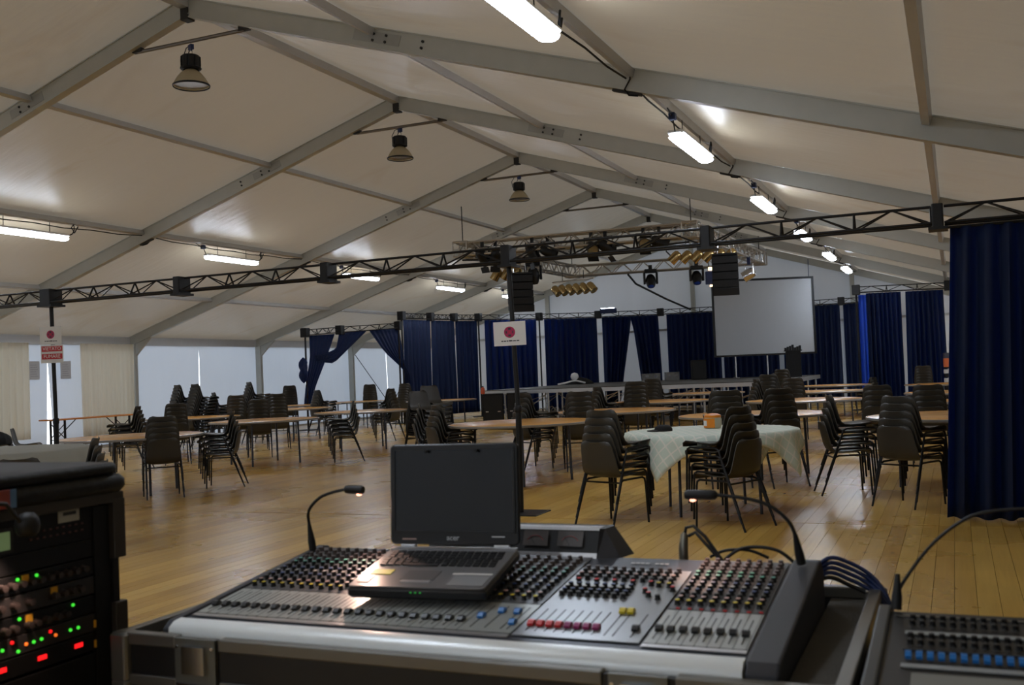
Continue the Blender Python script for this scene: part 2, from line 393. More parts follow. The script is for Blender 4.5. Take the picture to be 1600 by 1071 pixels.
# ---- side walls
def column(parent, x, y, h=HE):
    b = MB(); b.box(x-0.09, x+0.09, y-0.05, y+0.05, 0, h-0.02); b.box(x-0.10, x+0.10, y-0.06, y+0.06, 0, 0.02)
    return b.build('column', M_alu, parent)
for side, sd in (('left', -1), ('right', 1)):
    wall = struct('wall_'+side, 'translucent white tent side wall on the '+side)
    for i, y in enumerate(FR):
        column(wall, sd*(W-0.09), y)
        # knee bracket under each eave
        MB().add([(sd*(W-0.1), y-0.03, HE-0.55), (sd*(W-0.1), y+0.03, HE-0.55), (sd*(W-0.75), y-0.03, rz_(W-0.75)-0.2), (sd*(W-0.75), y+0.03, rz_(W-0.75)-0.2), (sd*(W-0.1), y-0.03, HE-0.1), (sd*(W-0.1), y+0.03, HE-0.1)],
                 [(0, 1, 3, 2), (2, 3, 5, 4), (0, 4, 5, 1), (0, 2, 4), (1, 5, 3)]).build('knee_bracket', M_alu, wall)
    for i in range(8):
        MB().box(sd*W-0.05, sd*W+0.05, FR[i]+0.05, FR[i+1]-0.05, HE-0.20, HE-0.005).build('eave_beam', M_purlin, wall)
        MB().box(sd*W-0.03, sd*W+0.03, FR[i]+0.05, FR[i+1]-0.05, -0.02, 0.05).build('base_rail', M_purlin, wall)
        y0, y1 = FR[i], FR[i+1]; ym = (y0+y1)/2
        gap_t, gap_b = 0.0, 0.0
        if side == 'left' and i == 4: ym = 17.06; gap_t, gap_b = 0.006, 0.22
        elif side == 'left' and i > 4: gap_b, gap_t = 0.012, 0.03
        elif side == 'right' and i == 6: gap_b, gap_t = 0.10, 0.05
        elif side == 'right' and i == 7: gap_b, gap_t = 1.5, 1.3
        for h in (0, 1):
            def fn(u, v, h=h):
                z = -0.02+(HE+0.05)*v; gp = lerp(gap_b, gap_t, min(1, v/0.78)) if v < 0.78 else 0.0
                a, b2 = (y0, ym-gp/2) if h == 0 else (ym+gp/2, y1)
                yy = lerp(a, b2, u)
                return (sd*(W+0.02)+sd*0.02*math.sin(yy*2.1+z), yy, z)
            MB().grid(fn, 8, 8, flip=(sd > 0)).build('wall_panel', M_lightblock if (sd > 0 and i < 4) else M_wall, wall, smooth=80)  # near right panels, out of view, made opaque to darken the foreground
    if side == 'left':
        for (a, b2) in (((29.7, 2.3), (32.3, 0.2)), ((34.4, 2.3), (31.9, 0.2))):
            MB().tube((-W+0.1, a[0], a[1]), (-W+0.1, b2[0], b2[1]), 0.012, 6).build('brace_cable', M_dark, wall)
# ---- gable walls (back in view, front behind the camera)
for nm, y, lab in (('wall_back', FR[-1], 'translucent white gable wall behind the stage'), ('wall_front', FR[0], 'translucent white gable wall at the near end')):
    gw = struct(nm, lab)
    n = 10
    for k in range(n):
        x0, x1 = -W+2*W*k/n, -W+2*W*(k+1)/n
        def fn(u, v, x0=x0, x1=x1):
            x = lerp(x0, x1, u); return (x, y+0.07+0.02*math.sin(x*5.0), -0.02+(rz_(x)+0.02)*v)
        MB().grid(fn, 8, 6).build('wall_panel', M_gable if y > 0 else M_wall, gw, smooth=80)
    for x in (-5.3, 0.05, 5.25):
        MB().box(x-0.07, x+0.07, y-0.08, y+0.04, 0, rz_(x)-0.2).build('column', M_alu, gw)
    MB().box(-W, W, y-0.02, y+0.05, 2.60, 2.68).build('cross_rail', M_purlin, gw)
    MB().box(-W, W, y-0.03, y+0.03, -0.02, 0.05).build('base_rail', M_purlin, gw)

# ================================================================== CHAIRS
def chair_proto():
    t = thing('stacking_chair', '', 'chair')
    prof = [(0.225, 0.400), (0.222, 0.422), (0.200, 0.434), (0.12, 0.430), (0.03, 0.421), (-0.06, 0.416), (-0.125, 0.424), (-0.165, 0.452), (-0.185, 0.50), (-0.198, 0.56), (-0.212, 0.63), (-0.226, 0.69), (-0.235, 0.722), (-0.239, 0.730)]
    wid = [0.375, 0.395, 0.41, 0.42, 0.42, 0.42, 0.415, 0.41, 0.40, 0.388, 0.368, 0.345, 0.30, 0.22]
    n = len(prof); nx = 8; vs = []; fs = []
    for side in (0, 1):
        for j, (y, z) in enumerate(prof):
            a = prof[min(j+1, n-1)]; b = prof[max(j-1, 0)]
            ty, tz = a[0]-b[0], a[1]-b[1]; l = math.hypot(ty, tz); ny, nz = tz/l, -ty/l   # normal: up on the seat, forward on the back
            for i in range(nx+1):
                u = i/nx*2-1; dish = 0.022*abs(u)**3-side*0.008
                vs.append((u*wid[j]/2, y+ny*dish, z+nz*dish))
    m = nx+1; N = n*m
    for j in range(n-1):
        for i in range(nx):
            a = j*m+i; fs.append((a, a+1, a+m+1, a+m)); fs.append((N+a, N+a+m, N+a+m+1, N+a+1))
    for j in range(n-1):
        a = j*m; fs.append((a, a+m, N+a+m, N+a)); a = j*m+nx; fs.append((a, N+a, N+a+m, a+m))
    for i in range(nx):
        fs.append((i, N+i, N+i+1, i+1)); a = (n-1)*m+i; fs.append((a, a+1, N+a+1, N+a))
    MB().add(vs, fs).build('shell', M_chair, t, smooth=50)
    for sx in (-1, 1):
        MB().path([(sx*0.195, 0.165, 0.397), (sx*0.202, 0.185, 0.385), (sx*0.205, 0.192, 0.35), (sx*0.214, 0.205, 0.0)], 0.0095, 7).build('front_leg', M_chairleg, t, smooth=60)
        MB().path([(sx*0.195, -0.10, 0.395), (sx*0.200, -0.135, 0.380), (sx*0.203, -0.150, 0.34), (sx*0.214, -0.285, 0.0)], 0.0095, 7).build('rear_leg', M_chairleg, t, smooth=60)
        MB().tube((sx*0.195, 0.168, 0.398), (sx*0.195, -0.105, 0.396), 0.0095, 7).build('side_rail', M_chairleg, t, smooth=60)
    MB().tube((-0.2, -0.145, 0.375), (0.2, -0.145, 0.375), 0.0085, 6).build('rear_rail', M_chairleg, t, smooth=60)
    return t
chair0 = chair_proto(); chair_used = [False]
ORD = ['topmost grey chair', 'second grey chair down', 'third grey chair down', 'fourth grey chair down', 'fifth grey chair down', 'sixth grey chair down', 'seventh grey chair down', 'eighth grey chair down', 'ninth grey chair down', 'tenth grey chair down', 'eleventh grey chair down']
STEP, FSTEP = 0.067, 0.022
def place_chair(x, y, z, deg, label, group):
    if chair_used[0]: c = copy_tree(chair0)
    else: c = chair0; chair_used[0] = True
    c.location = (x, y, z); c.rotation_euler = (0, 0, R(deg-90)); tag(c, label, 'chair', group); return c
def stack(x, y, deg, n, phrase):
    hx, hy = math.cos(R(deg)), math.sin(R(deg))
    for k in range(n):
        r = n-1-k
        nm = 'bottom grey chair' if (k == 0 and n > 1) else ORD[r]
        d = deg+random.uniform(-1.0, 1.0)*(k > 0)
        place_chair(x+hx*FSTEP*k, y+hy*FSTEP*k, STEP*k, d, '%s, stack %s' % (nm, phrase), 'stacked chairs')
STACKS = [
 (5.37, 8.60, 68, 5, 'at the left end of the checked tablecloth'),
 (6.40, 8.58, 155, 5, 'seen side-on before the checked tablecloth'),
 (6.33, 11.50, 128, 6, "behind the checked cloth's hanging right corner"),
 (7.10, 10.88, 17, 5, 'side-on, left of the navy foreground curtain'),
 (7.74, 10.05, 60, 5, 'nearest the hem of the navy foreground curtain'),
 (-0.92, 9.95, 138, 5, 'tall and black before the left round table'),
 (-0.87, 11.05, 212, 5, 'side-on, right of the left round table'),
 (-1.22, 14.60, 214, 5, 'side-on, alone on bare floor left of the laptop'),
 (-4.54, 14.27, 137, 6, 'right behind the tall black front-left stack'),
 (-4.41, 13.09, 208, 6, 'at the end of the folding table'),
 (-7.35, 17.50, 67, 11, 'left of the tall pair by the white wall'),
 (-6.80, 17.42, 71, 11, 'right of the tall pair by the white wall'),
 (-7.00, 18.35, 56, 8, 'peeking out right of the tall wall pair'),
 (-6.65, 19.05, 58, 11, 'tall, leaning by the second side column'),
 (-5.60, 17.30, 119, 7, 'in front of the leaning tall stack'),
 (-3.69, 15.52, 127, 6, 'grey-backed behind the left-centre round table'),
 (-4.70, 17.46, 131, 7, 'black-backed behind the left-centre round table'),
 (-9.30, 24.30, 126, 9, 'far left, below the tied navy drape'),
 (-6.49, 21.66, 64, 7, "beside the tied navy drape's foot"),
 (-7.87, 26.31, 121, 8, 'behind the far orange table in the draped doorway'),
 (-3.23, 19.44, 180, 7, 'bluish-backed between two far tables'),
 (-5.70, 24.63, 89, 8, 'against the right drape of the far doorway'),
 (-0.09, 15.53, 328, 8, 'rearmost of three above the laptop lid'),
 (0.33, 14.41, 334, 7, 'middle of three above the laptop lid'),
 (1.73, 12.06, 29, 5, 'front of three above the laptop lid'),
 (2.36, 11.30, 50, 5, "at the sign pole table's left end"),
 (2.62, 13.40, 57, 6, "right of the sign pole, before the subwoofers"),
 (3.42, 13.22, 115, 6, 'with backs to us right of the sign pole'),
 (2.70, 16.44, 44, 6, 'side-on before the clutter under the stage'),
 (3.32, 16.30, 107, 7, 'left of the grey chair below the flight cases'),
 (2.73, 19.56, 76, 7, 'pale-backed below the stage flight cases'),
 (5.79, 11.42, 111, 6, 'behind the yellow jar'),
 (7.21, 14.36, 94, 5, 'behind the side-on stack near the navy curtain'),
 (7.85, 13.76, 91, 5, "touching the navy foreground curtain's left edge"),
 (7.47, 25.98, 92, 7, 'alone before the far right navy curtains'),
 (6.04, 28.20, 154, 3, "peeking up at the far right curtains' foot"),
 (8.23, 26.33, 90, 6, 'far right, cut off by the navy foreground curtain'),
 (4.95, 18.75, 30, 6, 'side-on, left below the projection screen'),
 (4.93, 19.75, 79, 7, 'middle backrest below the projection screen'),
 (5.53, 18.52, 98, 6, 'widest backrest below the projection screen'),
 (4.76, 22.55, 69, 8, 'brightest backrest below the projection screen'),
]
for s_ in STACKS: stack(*s_)
# chairs by the covered table and along the left wall
stack(1.02, 6.78, 215, 4, 'turned left just above the rack cover')
stack(0.72, 6.42, 136, 2, 'low beside the grey cloth above the rack cover')
place_chair(-7.20, 13.40, 0.0, 40, 'lone grey chair facing right beside the beige curtain', 'chairs by the beige curtain')
place_chair(-7.75, 13.25, 0.0, 40, 'grey chair under the jacket at the left picture edge', 'chairs by the beige curtain')

# ================================================================== TABLES
def round_table_proto():
    t = thing('round_table', '', 'table')
    MB().lathe([(0.0, 0.716), (0.905, 0.716), (0.905, 0.738), (0.900, 0.7405), (0.0, 0.7405)], 56, cap=False).build('tabletop', M_table, t, smooth=40)
    MB().lathe([(0.906, 0.714), (0.914, 0.716), (0.916, 0.728), (0.914, 0.740), (0.906, 0.7415)], 56, cap=False).build('edge_band', M_tedge, t, smooth=60)
    for k in range(4):
        a = R(45+90*k); x, y = 0.60*math.cos(a), 0.60*math.sin(a)
        MB().tube((x*0.97, y*0.97, 0.715), (x, y, 0), 0.0165, 10).build('leg', M_tleg, t, smooth=50)
    for sx in (-1, 1):
        MB().tube((sx*0.42, -0.42, 0.69), (sx*0.42, 0.42, 0.69), 0.014, 8).build('leg_rail', M_tleg, t, smooth=50)
    MB().box(-0.36, 0.36, -0.30, -0.27, 0.69, 0.715).build('apron_bar', M_tleg, t)
    return t
TABLES = [
 (-1.71, 10.25, 20, 'round wooden table behind the tall black stack at left'),
 (-2.59, 14.22, 62, 'round wooden table left of centre with three grey legs showing'),
 (-5.74, 16.11, 30, 'round wooden table below the tall wall pair of chairs'),
 (-8.35, 20.33, 10, 'round wooden table by the leaning tall stack, near white wall'),
 (-7.86, 23.04, 50, "round wooden table at the tied navy drape's foot"),
 (-6.12, 19.98, 80, 'round wooden table with dark right rim behind left-centre table'),
 (-2.51, 17.18, 35, 'round wooden table behind the lone side-on stack'),
 (-7.44, 24.86, 15, 'orange round table inside the draped doorway'),
 (-4.08, 23.59, 70, 'pale round table before the brightest blue curtains'),
 (3.18, 11.75, 68, 'round wooden table crossed by the sign pole'),
 (3.49, 14.54, 25, 'round wooden table behind the sign pole table'),
 (3.22, 18.13, 55, 'round wooden table with slanting bar below, right of centre'),
 (2.95, 22.81, 40, 'farthest round table with gleaming right rim before the stage'),
 (6.05, 9.50, 22, 'round table under the checked cloth'),
 (5.91, 12.56, 60, 'round wooden table right behind the checked cloth'),
 (5.92, 16.90, 15, 'second round table behind the checked cloth'),
 (5.65, 21.47, 45, 'third round table behind the checked cloth'),
 (5.38, 26.26, 75, 'farthest round table below the projection screen'),
 (8.02, 24.35, 35, 'farthest round table before the right navy curtains'),
 (8.25, 18.78, 65, 'middle round table before the right navy curtains'),
 (8.77, 15.08, 20, 'round table mostly hidden by the navy foreground curtain'),
 (8.19, 11.45, 50, 'round wooden table left of the navy foreground curtain'),
 (-1.35, 7.95, 30, 'round table under the plain grey cloth'),
]
tab0 = round_table_proto()
for k, (x, y, a, lab) in enumerate(TABLES):
    t = tab0 if k == 0 else copy_tree(tab0)
    t.location = (x, y, 0); t.rotation_euler = (0, 0, R(a)); t.scale = (0.85, 0.85, 1) if 'checked cloth' in lab and 'under' in lab else (1, 1, 1); tag(t, lab, 'table', 'round tables of the hall')

def cloth(name, label, cx_, cy_, side, rot, m, seed, Rt=0.925):
    rnd = random.Random(seed); n = 44; z0 = 0.7455
    ca, sa = math.cos(rot), math.sin(rot); ph = rnd.uniform(0, 6)
    b = MB(); uv = []
    def fn(u, v):
        x = (u-0.5)*side; y = (v-0.5)*side
        r = math.hypot(x, y); th = math.atan2(y, x)
        if r > Rt:
            d = r-Rt; rr = Rt+0.010+0.05*min(1, d*4)*(0.5+0.5*math.sin(th*16+ph))+0.10*d
            x, y = rr*math.cos(th), rr*math.sin(th); z = z0-d*0.97
        else: z = z0+0.0012*math.sin(x*9+ph)*math.sin(y*7)
        uv.append((u, v))
        return (ca*x-sa*y, sa*x+ca*y, z)
    b.grid(fn, n, n)
    me = b.mesh(name, m, 80); ul = me.uv_layers.new(name='UVMap')
    for lp in me.loops: ul.data[lp.index].uv = uv[lp.vertex_index]
    o = link(name, me, loc=(cx_, cy_, 0)); s = o.modifiers.new('thickness', 'SOLIDIFY'); s.thickness = 0.003; s.offset = 1
    return tag(o, label, 'tablecloth')
cloth('checked_tablecloth', 'pale checked tablecloth with hanging corners on the near right table', 6.05, 9.50, 1.70, R(25), M_check, 3, Rt=0.79)
M_greycloth = mat('grey_cloth', (164, 166, 158), 0.8, var=0.05, bump=0.2, bscale=120)
cloth('grey_tablecloth', 'plain grey tablecloth at the left picture edge', -1.35, 7.95, 2.14, R(35), M_greycloth, 5)

# folding table along the left wall
ft = thing('folding_table', 'long orange folding table with crossed steel legs by the beige curtain', 'table', (-9.90, 17.55, 0))
MB().rbox(-0.25, 0.25, -1.25, 1.25, 0.735, 0.765, 0.03).build('tabletop', M_beer, ft)
for sy_ in (-0.95, 0.95):
    for sx in (-1, 1): MB().box(sx*0.21-0.018, sx*0.21+0.018, sy_-0.018, sy_+0.018, 0, 0.735).build('leg', M_dark, ft)
    for s in (-1, 1): MB().tube((s*0.21, sy_, 0.66), (-s*0.21, sy_, 0.34), 0.010, 6).build('cross_brace', M_dark, ft)
    MB().tube((-0.21, sy_, 0.30), (0.21, sy_, 0.30), 0.010, 6).build('foot_rail', M_dark, ft)
    s = 1 if sy_ > 0 else -1
    MB().tube((0, sy_, 0.36), (0, sy_-s*0.5, 0.73), 0.011, 6).build('folding_strut', M_dark, ft)

# things on the checked table
j = thing('snack_jar', 'squat clear jar with an orange label on the checked cloth', 'jar', (6.02, 9.74, 0.747))
MB().lathe([(0.05, 0), (0.075, 0.006), (0.084, 0.03), (0.085, 0.085), (0.078, 0.105)], 24).build('body', M_jar, j, smooth=50)
MB().lathe([(0.079, 0.104), (0.081, 0.108), (0.078, 0.126), (0.05, 0.140), (0.012, 0.145), (0.0, 0.145)], 24, cap=False).build('lid', M_orange, j, smooth=50)
def lab_(u, v): 
    a = R(165+130*u); return (0.0868*math.cos(a), 0.0868*math.sin(a), 0.010+0.088*v)
MB().grid(lab_, 12, 2).build('label_wrap', M_orange, j, smooth=60)
def lab2_(u, v):
    a = R(205+38*u); return (0.0880*math.cos(a), 0.0880*math.sin(a), 0.028+0.05*v)
MB().grid(lab2_, 5, 2).build('label_panel', M_paper, j, smooth=60)
cp = thing('cap', 'small black peaked cap lying on the checked cloth', 'cap', (5.62, 9.42, 0.747), R(200))
MB().lathe([(0.085, 0.0), (0.086, 0.02), (0.074, 0.045), (0.045, 0.060), (0.0, 0.064)], 18, cap=False).build('crown', M_blackmatte, cp, smooth=60)
def peak(u, v):
    a = R(-55+110*u); r = 0.080+0.075*v*(0.65+0.35*math.cos(a*1.5)); return (r*math.cos(a), r*math.sin(a), 0.016-0.010*v)
o = MB().grid(peak, 10, 3).build('peak', M_blackmatte, cp, smooth=60); s = o.modifiers.new('t', 'SOLIDIFY'); s.thickness = 0.004

# jacket over a wall chair
jk = thing('jacket', 'crumpled black jacket with teal lining at the left picture edge', 'jacket', (-7.75, 13.25, 0.44), R(-50))
def jf(u, v):
    a = u*2*math.pi; k = 1+0.18*math.sin(3*a+1)+0.1*math.sin(7*a)
    r = 0.27*k*math.sin(v*math.pi/2); return (r*math.cos(a), r*0.8*math.sin(a), 0.012+0.22*(math.cos(v*math.pi/2)**0.7)*(1+0.12*math.sin(5*a+v*4)))
MB().grid(jf, 28, 8).build('shell', M_blackmatte, jk, smooth=60)
def jl(u, v):
    a = -1.9+1.3*u; k = 1.05+0.18*math.sin(3*a+1); r = 0.275*k*math.sin((0.45+0.45*v)*math.pi/2)
    return (r*math.cos(a), r*0.83*math.sin(a), 0.025+0.22*(math.cos((0.45+0.45*v)*math.pi/2)**0.7)*(1+0.1*math.sin(5*a)))
MB().grid(jl, 10, 4).build('lining', mat('teal_cloth', (24, 118, 142), 0.7, var=0.1), jk, smooth=60)

# ================================================================== FABRIC
def curtain(name, label, group, A, B, ztop, zbot, folds, amp, m, seed, L=None, Rr=None, flare=0.0, nv=10):
    """hanging cloth between A and B; L / Rr give the (s, z) run of each edge for tied drapes"""
    rnd = random.Random(seed); A = Vector(A); B = Vector(B); d = (B-A); ln = d.length; d = d.normalized(); nr = Vector((-d.y, d.x))
    ph = [rnd.uniform(-0.9, 0.9) for _ in range(folds+2)]; am = [rnd.uniform(0.55, 1.25) for _ in range(folds+2)]
    nu = folds*7
    def edge(e, v):
        t = v*(len(e)-1); i = min(int(t), len(e)-2); f = t-i
        return lerp(e[i][0], e[i+1][0], f), lerp(e[i][1], e[i+1][1], f)
    L = L or [(0, ztop), (-flare, zbot)]; Rr = Rr or [(ln, ztop), (ln+flare*0.4, zbot)]
    def fn(u, v):
        s0, z0 = edge(L, v); s1, z1 = edge(Rr, v); s = lerp(s0, s1, u); z = lerp(z0, z1, u)
        k = u*folds; i = min(int(k), folds-1); a = lerp(am[i], am[i+1], k-i); p = lerp(ph[i], ph[i+1], k-i)
        shrink = max(0.35, min(1.0, (abs(s1-s0)+0.15)/(ln/1.0+0.01)))
        o = amp*a*math.copysign(abs(math.sin(2*math.pi*k+p+0.5*v))**0.8, math.sin(2*math.pi*k+p+0.5*v))*(0.55+0.6*v)*shrink+amp*0.4*math.sin(k*1.7+seed)*v
        q = A+d*s+nr*o; return (q.x, q.y, z)
    mid = A+d*(ln/2); zb = min(L[-1][1], Rr[-1][1])
    b = MB().grid(fn, nu, nv)
    o = b.build(name, m, None, smooth=80, off=(mid.x, mid.y, zb)); o.location = (mid.x, mid.y, zb)
    s = o.modifiers.new('thickness', 'SOLIDIFY'); s.thickness = 0.004
    return tag(o, label, 'curtain', group)
# beige curtains on the left wall
curtain('beige_curtain', 'beige curtain at the left picture edge', 'beige curtains', (-10.42, 14.75), (-10.42, 16.35), 2.46, 0.35, 9, 0.035, M_beige, 11, flare=0.05)
curtain('beige_curtain', 'wide beige curtain right of the no smoking sign', 'beige curtains', (-10.42, 17.78), (-10.42, 19.45), 2.46, 0.30, 12, 0.032, M_beige, 12, flare=-0.03)

# notices taped to the left wall
for q, (yy, lab) in enumerate(((16.60, 'left faint notice sheet taped to the white side wall'), (17.48, 'right faint notice sheet taped to the white side wall'))):
    t = thing('notice', lab, 'notice', (-10.56, yy, 1.70), 0, 'notices on the side wall')
    MB().box(-0.003, 0.0, -0.15, 0.15, -0.05, 0.36).build('sheet', mat('faded_paper', (196, 200, 206), 0.6, var=0.05), t)
    for r_ in range(6): MB().box(0.0, 0.001, -0.10, 0.10-0.02*(r_ % 3), 0.02+0.05*r_, 0.03+0.05*r_).build('text_line', mat('faded_ink', (150, 156, 168), 0.6), t)

# ================================================================== TRUSSES
def tri_section(parent, p0, p1, h, m, posts=3, joined=False):
    """one triangular truss section: top chord, two bottom chords, posts and zigzag braces"""
    p0 = Vector(p0); p1 = Vector(p1); d = (p1-p0).normalized(); side = Vector((-d.y, d.x, 0)); ln = (p1-p0).length
    sec = MB().tube(p0+Vector((0, 0, h)), p1+Vector((0, 0, h)), 0.0125, 8).build('truss_section', m, parent, smooth=50, off=parent.location)
    for s in (-1, 1):
        MB().tube(p0+side*(s*h*0.55), p1+side*(s*h*0.55), 0.0125, 8).build('chord', m, sec, smooth=50, off=parent.location)
    n = posts*2; lace = MB()
    for k in range(n):
        a = p0+d*(ln*k/n); b = p0+d*(ln*(k+1)/n)
        for s in (-1, 1):
            q0, q1 = (a+side*(s*h*0.55), b+Vector((0, 0, h))) if k % 2 == 0 else (a+Vector((0, 0, h)), b+side*(s*h*0.55))
            if joined: lace.tube(q0, q1, 0.0075, 5)
            else: MB().tube(q0, q1, 0.0075, 6).build('brace', m, sec, off=parent.location)
    for k in range(posts+1):
        a = p0+d*(ln*k/posts)
        for s in (-1, 1):
            if joined: lace.tube(a+side*(s*h*0.55), a+Vector((0, 0, h)), 0.010, 5)
            elif k: MB().tube(a+side*(s*h*0.55), a+Vector((0, 0, h)), 0.010, 6).build('post', m, sec, off=parent.location)
    if joined: l = lace.build('lacing', m, sec, off=parent.location); l['kind'] = 'stuff'
    return sec
TY = 9.15; BL = [-3.85, -1.84, 0.17, 2.14, 4.22, 6.18, 8.10, 10.1]
ft_ = thing('front_truss', 'long black lattice truss spanning the hall above the tables', 'truss', (3.0, TY, 2.44))
for a, b in zip(BL[:-1], BL[1:]): tri_section(ft_, (a+0.05, TY, 2.44), (b-0.05, TY, 2.44), 0.145, M_truss)
for k, x in enumerate(BL):
    big = 0.085 if x in (-1.84,) else 0.045
    MB().rbox(x-big, x+big, TY-0.10, TY+0.10, 2.395, 2.60, 0.012).build('joint_block', M_black, ft_, off=(3.0, TY, 2.44))
    if 0 < k < 7: MB().box(x-big-0.03, x+big+0.03, TY-0.11, TY+0.11, 2.385, 2.41).build('joint_plate', M_black, ft_, off=(3.0, TY, 2.44))
MB().tube((8.15, TY, 2.405), (10.1, TY, 2.405), 0.012, 6).build('curtain_rail', M_black, ft_, off=(3.0, TY, 2.44))
def pole(label, x, xb, yb=TY):
    p = thing('truss_stand', label, 'stand', (xb, yb, 0))
    MB().rbox(-0.16, 0.24, -0.20, 0.20, 0, 0.010, 0.01).build('base_plate', M_black, p)
    MB().tube((0, 0, 0.01), (0.02, 0, 1.0), 0.030, 12).build('lower_tube', M_black, p, smooth=50)
    MB().tube((0.02, 0, 0.98), (x-xb, TY-yb, 2.39), 0.0235, 12).build('upper_tube', M_black, p, smooth=50)
    MB().lathe([(0.030, 0.97), (0.036, 0.98), (0.036, 1.03), (0.028, 1.04)], 12, c=(0.02, 0, 0)).build('collar', M_dark, p, smooth=50)
    return p
pole('black truss stand rising behind the laptop through the round table view', 4.22, 4.26, 9.10)
pole('black truss stand at left carrying the red no smoking sign', -1.84, -1.80, 9.12)
pole('black truss stand beyond the navy foreground curtain', 10.1, 10.08, 9.2)

# ================================================================== SIGNS
def info_sign(label, x, y, z, w_, h_, tilt, extra=False):
    t = thing('wall_sign', label, 'sign', (x, y, z), R(19)); t.rotation_euler = (0, tilt, R(14))
    MB().box(-w_/2, w_/2, -0.004, 0.0, -h_/2, h_/2).build('panel', M_paper, t)
    rr = h_*0.235
    MX = Matrix.Rotation(R(90), 4, 'X')
    MB().lathe([(0, 0), (rr, 0), (rr, 0.002), (0, 0.002)], 28, c=(0, -0.004, h_*0.06), M=MX, cap=False).build('round_emblem', M_magenta, t)
    for k in range(4):
        a = R(90*k); cx_, cz_ = 0.58*rr*math.cos(a), 0.58*rr*math.sin(a)
        dx, dz = (0.10*rr, 0.22*rr) if k % 2 == 0 else (0.24*rr, 0.16*rr)
        MB().box(cx_-dx, cx_+dx, -0.0075, -0.006, h_*0.06+cz_-dz, h_*0.06+cz_+dz).build('emblem_mark', M_ink, t)
    MB().box(-0.17*rr, 0.17*rr, -0.0078, -0.006, h_*0.06-0.17*rr, h_*0.06+0.17*rr).build('emblem_centre', M_red, t)
    # caption: an unreadable row of small dark marks
    rnd = random.Random(4); xx = -w_*0.27
    while xx < w_*0.27:
        ww = rnd.uniform(0.012, 0.03)*w_/0.27; hh = h_*0.055*rnd.uniform(0.7, 1.1)
        MB().box(xx, min(xx+ww, w_*0.29), -0.0055, -0.004, -h_*0.33, -h_*0.33+hh).build('caption_mark', M_ink, t); xx += ww+0.006
    return t
info_sign('white sign with a magenta round emblem on the central pole', 4.235, 9.07, 1.737, 0.315, 0.232, R(-0.5))
info_sign('white sign with a magenta oval emblem on the left pole', -1.785, 9.08, 2.035, 0.285, 0.215, R(0.5))
ns = thing('no_smoking_sign', 'white sheet with two red bars reading VIETATO FUMARE', 'sign', (-1.772, 9.08, 1.825), R(14))
MB().box(-0.145, 0.15, -0.004, 0, -0.12, 0.095).build('panel', M_paper, ns)
for body, z0 in (('VIETATO', 0.050), ('FUMARE', -0.042)):
    MB().box(-0.132, 0.138, -0.006, -0.004, z0-0.032, z0+0.032).build('red_bar', M_red, ns)
    o = link('lettering', text_mesh(body, 0.060, M_paper, 0.0006), ns); o.rotation_euler = (R(90), 0, 0); o.location = (0.003, -0.0068, z0)

# ================================================================== LAMPS
def tube_proto():
    t = thing('tube_light', '', 'lamp')
    MB().rbox(-0.095, 0.095, -0.80, 0.80, 0.03, 0.075, 0.03).build('housing', M_white, t)
    MB().lathe([(0.0, -0.79), (0.06, -0.79), (0.092, -0.74), (0.092, 0.74), (0.06, 0.79), (0.0, 0.79)], 14, M=Matrix.Rotation(R(-90), 4, 'X') @ Matrix.Scale(0.42, 4, (0, 1, 0)), cap=False).build('diffuser', M_lampwhite, t, smooth=50)
    for sy_ in (-0.45, 0.45):
        MB().tube((0, sy_, 0.07), (0, sy_, 0.27), 0.006, 6).build('hanger', M_dark, t)
    MB().path([(0.03, 0.80, 0.05), (0.03, 0.90, 0.10), (0.0, 0.97, 0.18), (0.03, 0.93, 0.26), (0.05, 0.86, 0.20), (0.02, 0.95, 0.12), (0.0, 1.05, 0.24)], 0.010, 6).build('cable', M_blackmatte, t, smooth=60)
    MB().rbox(-0.04, 0.04, -0.93, -0.84, 0.16, 0.24, 0.02).build('plug', M_blue, t)
    MB().path([(0, -0.80, 0.05), (0, -0.84, 0.12), (0, -0.88, 0.19), (0, -1.1, 0.25)], 0.008, 6).build('feed_cable', M_blackmatte, t, smooth=60)
    return t
tl0 = tube_proto(); k = 0
NTH = ['nearest', 'second', 'third', 'fourth', 'fifth', 'sixth']
for sd, nm in ((1, 'right'), (-1, 'left')):
    ys = [6.55, 11.95, 16.95, 21.6, 26.4, 30.8] if sd > 0 else [12.0, 17.1, 22.1, 27.1, 31.8]
    for y, lab in ((2.05, 'unseen lit tube light of the %s row above the mixing consoles'), (-2.9, 'unseen lit tube light of the %s row at the near end')) + (((7.1, 'unseen lit tube light of the %s row above the covered table'),) if sd < 0 else ()):  # out-of-view tubes continuing the rows, put in to light the foreground
        t = tl0 if k == 0 else copy_tree(tl0); k += 1
        t.location = (sd*5.44, y, 3.92); tag(t, lab % nm, 'lamp', 'tube lights in the %s row' % nm)
    for q, y in enumerate(ys):
        t = tl0 if k == 0 else copy_tree(tl0); k += 1
        t.location = (sd*5.44, y, 3.92); t.rotation_euler = (0, 0, 0)
        tag(t, '%s lit tube light of the %s row under the tent roof' % (NTH[q], nm), 'lamp', 'tube lights in the %s row' % nm)
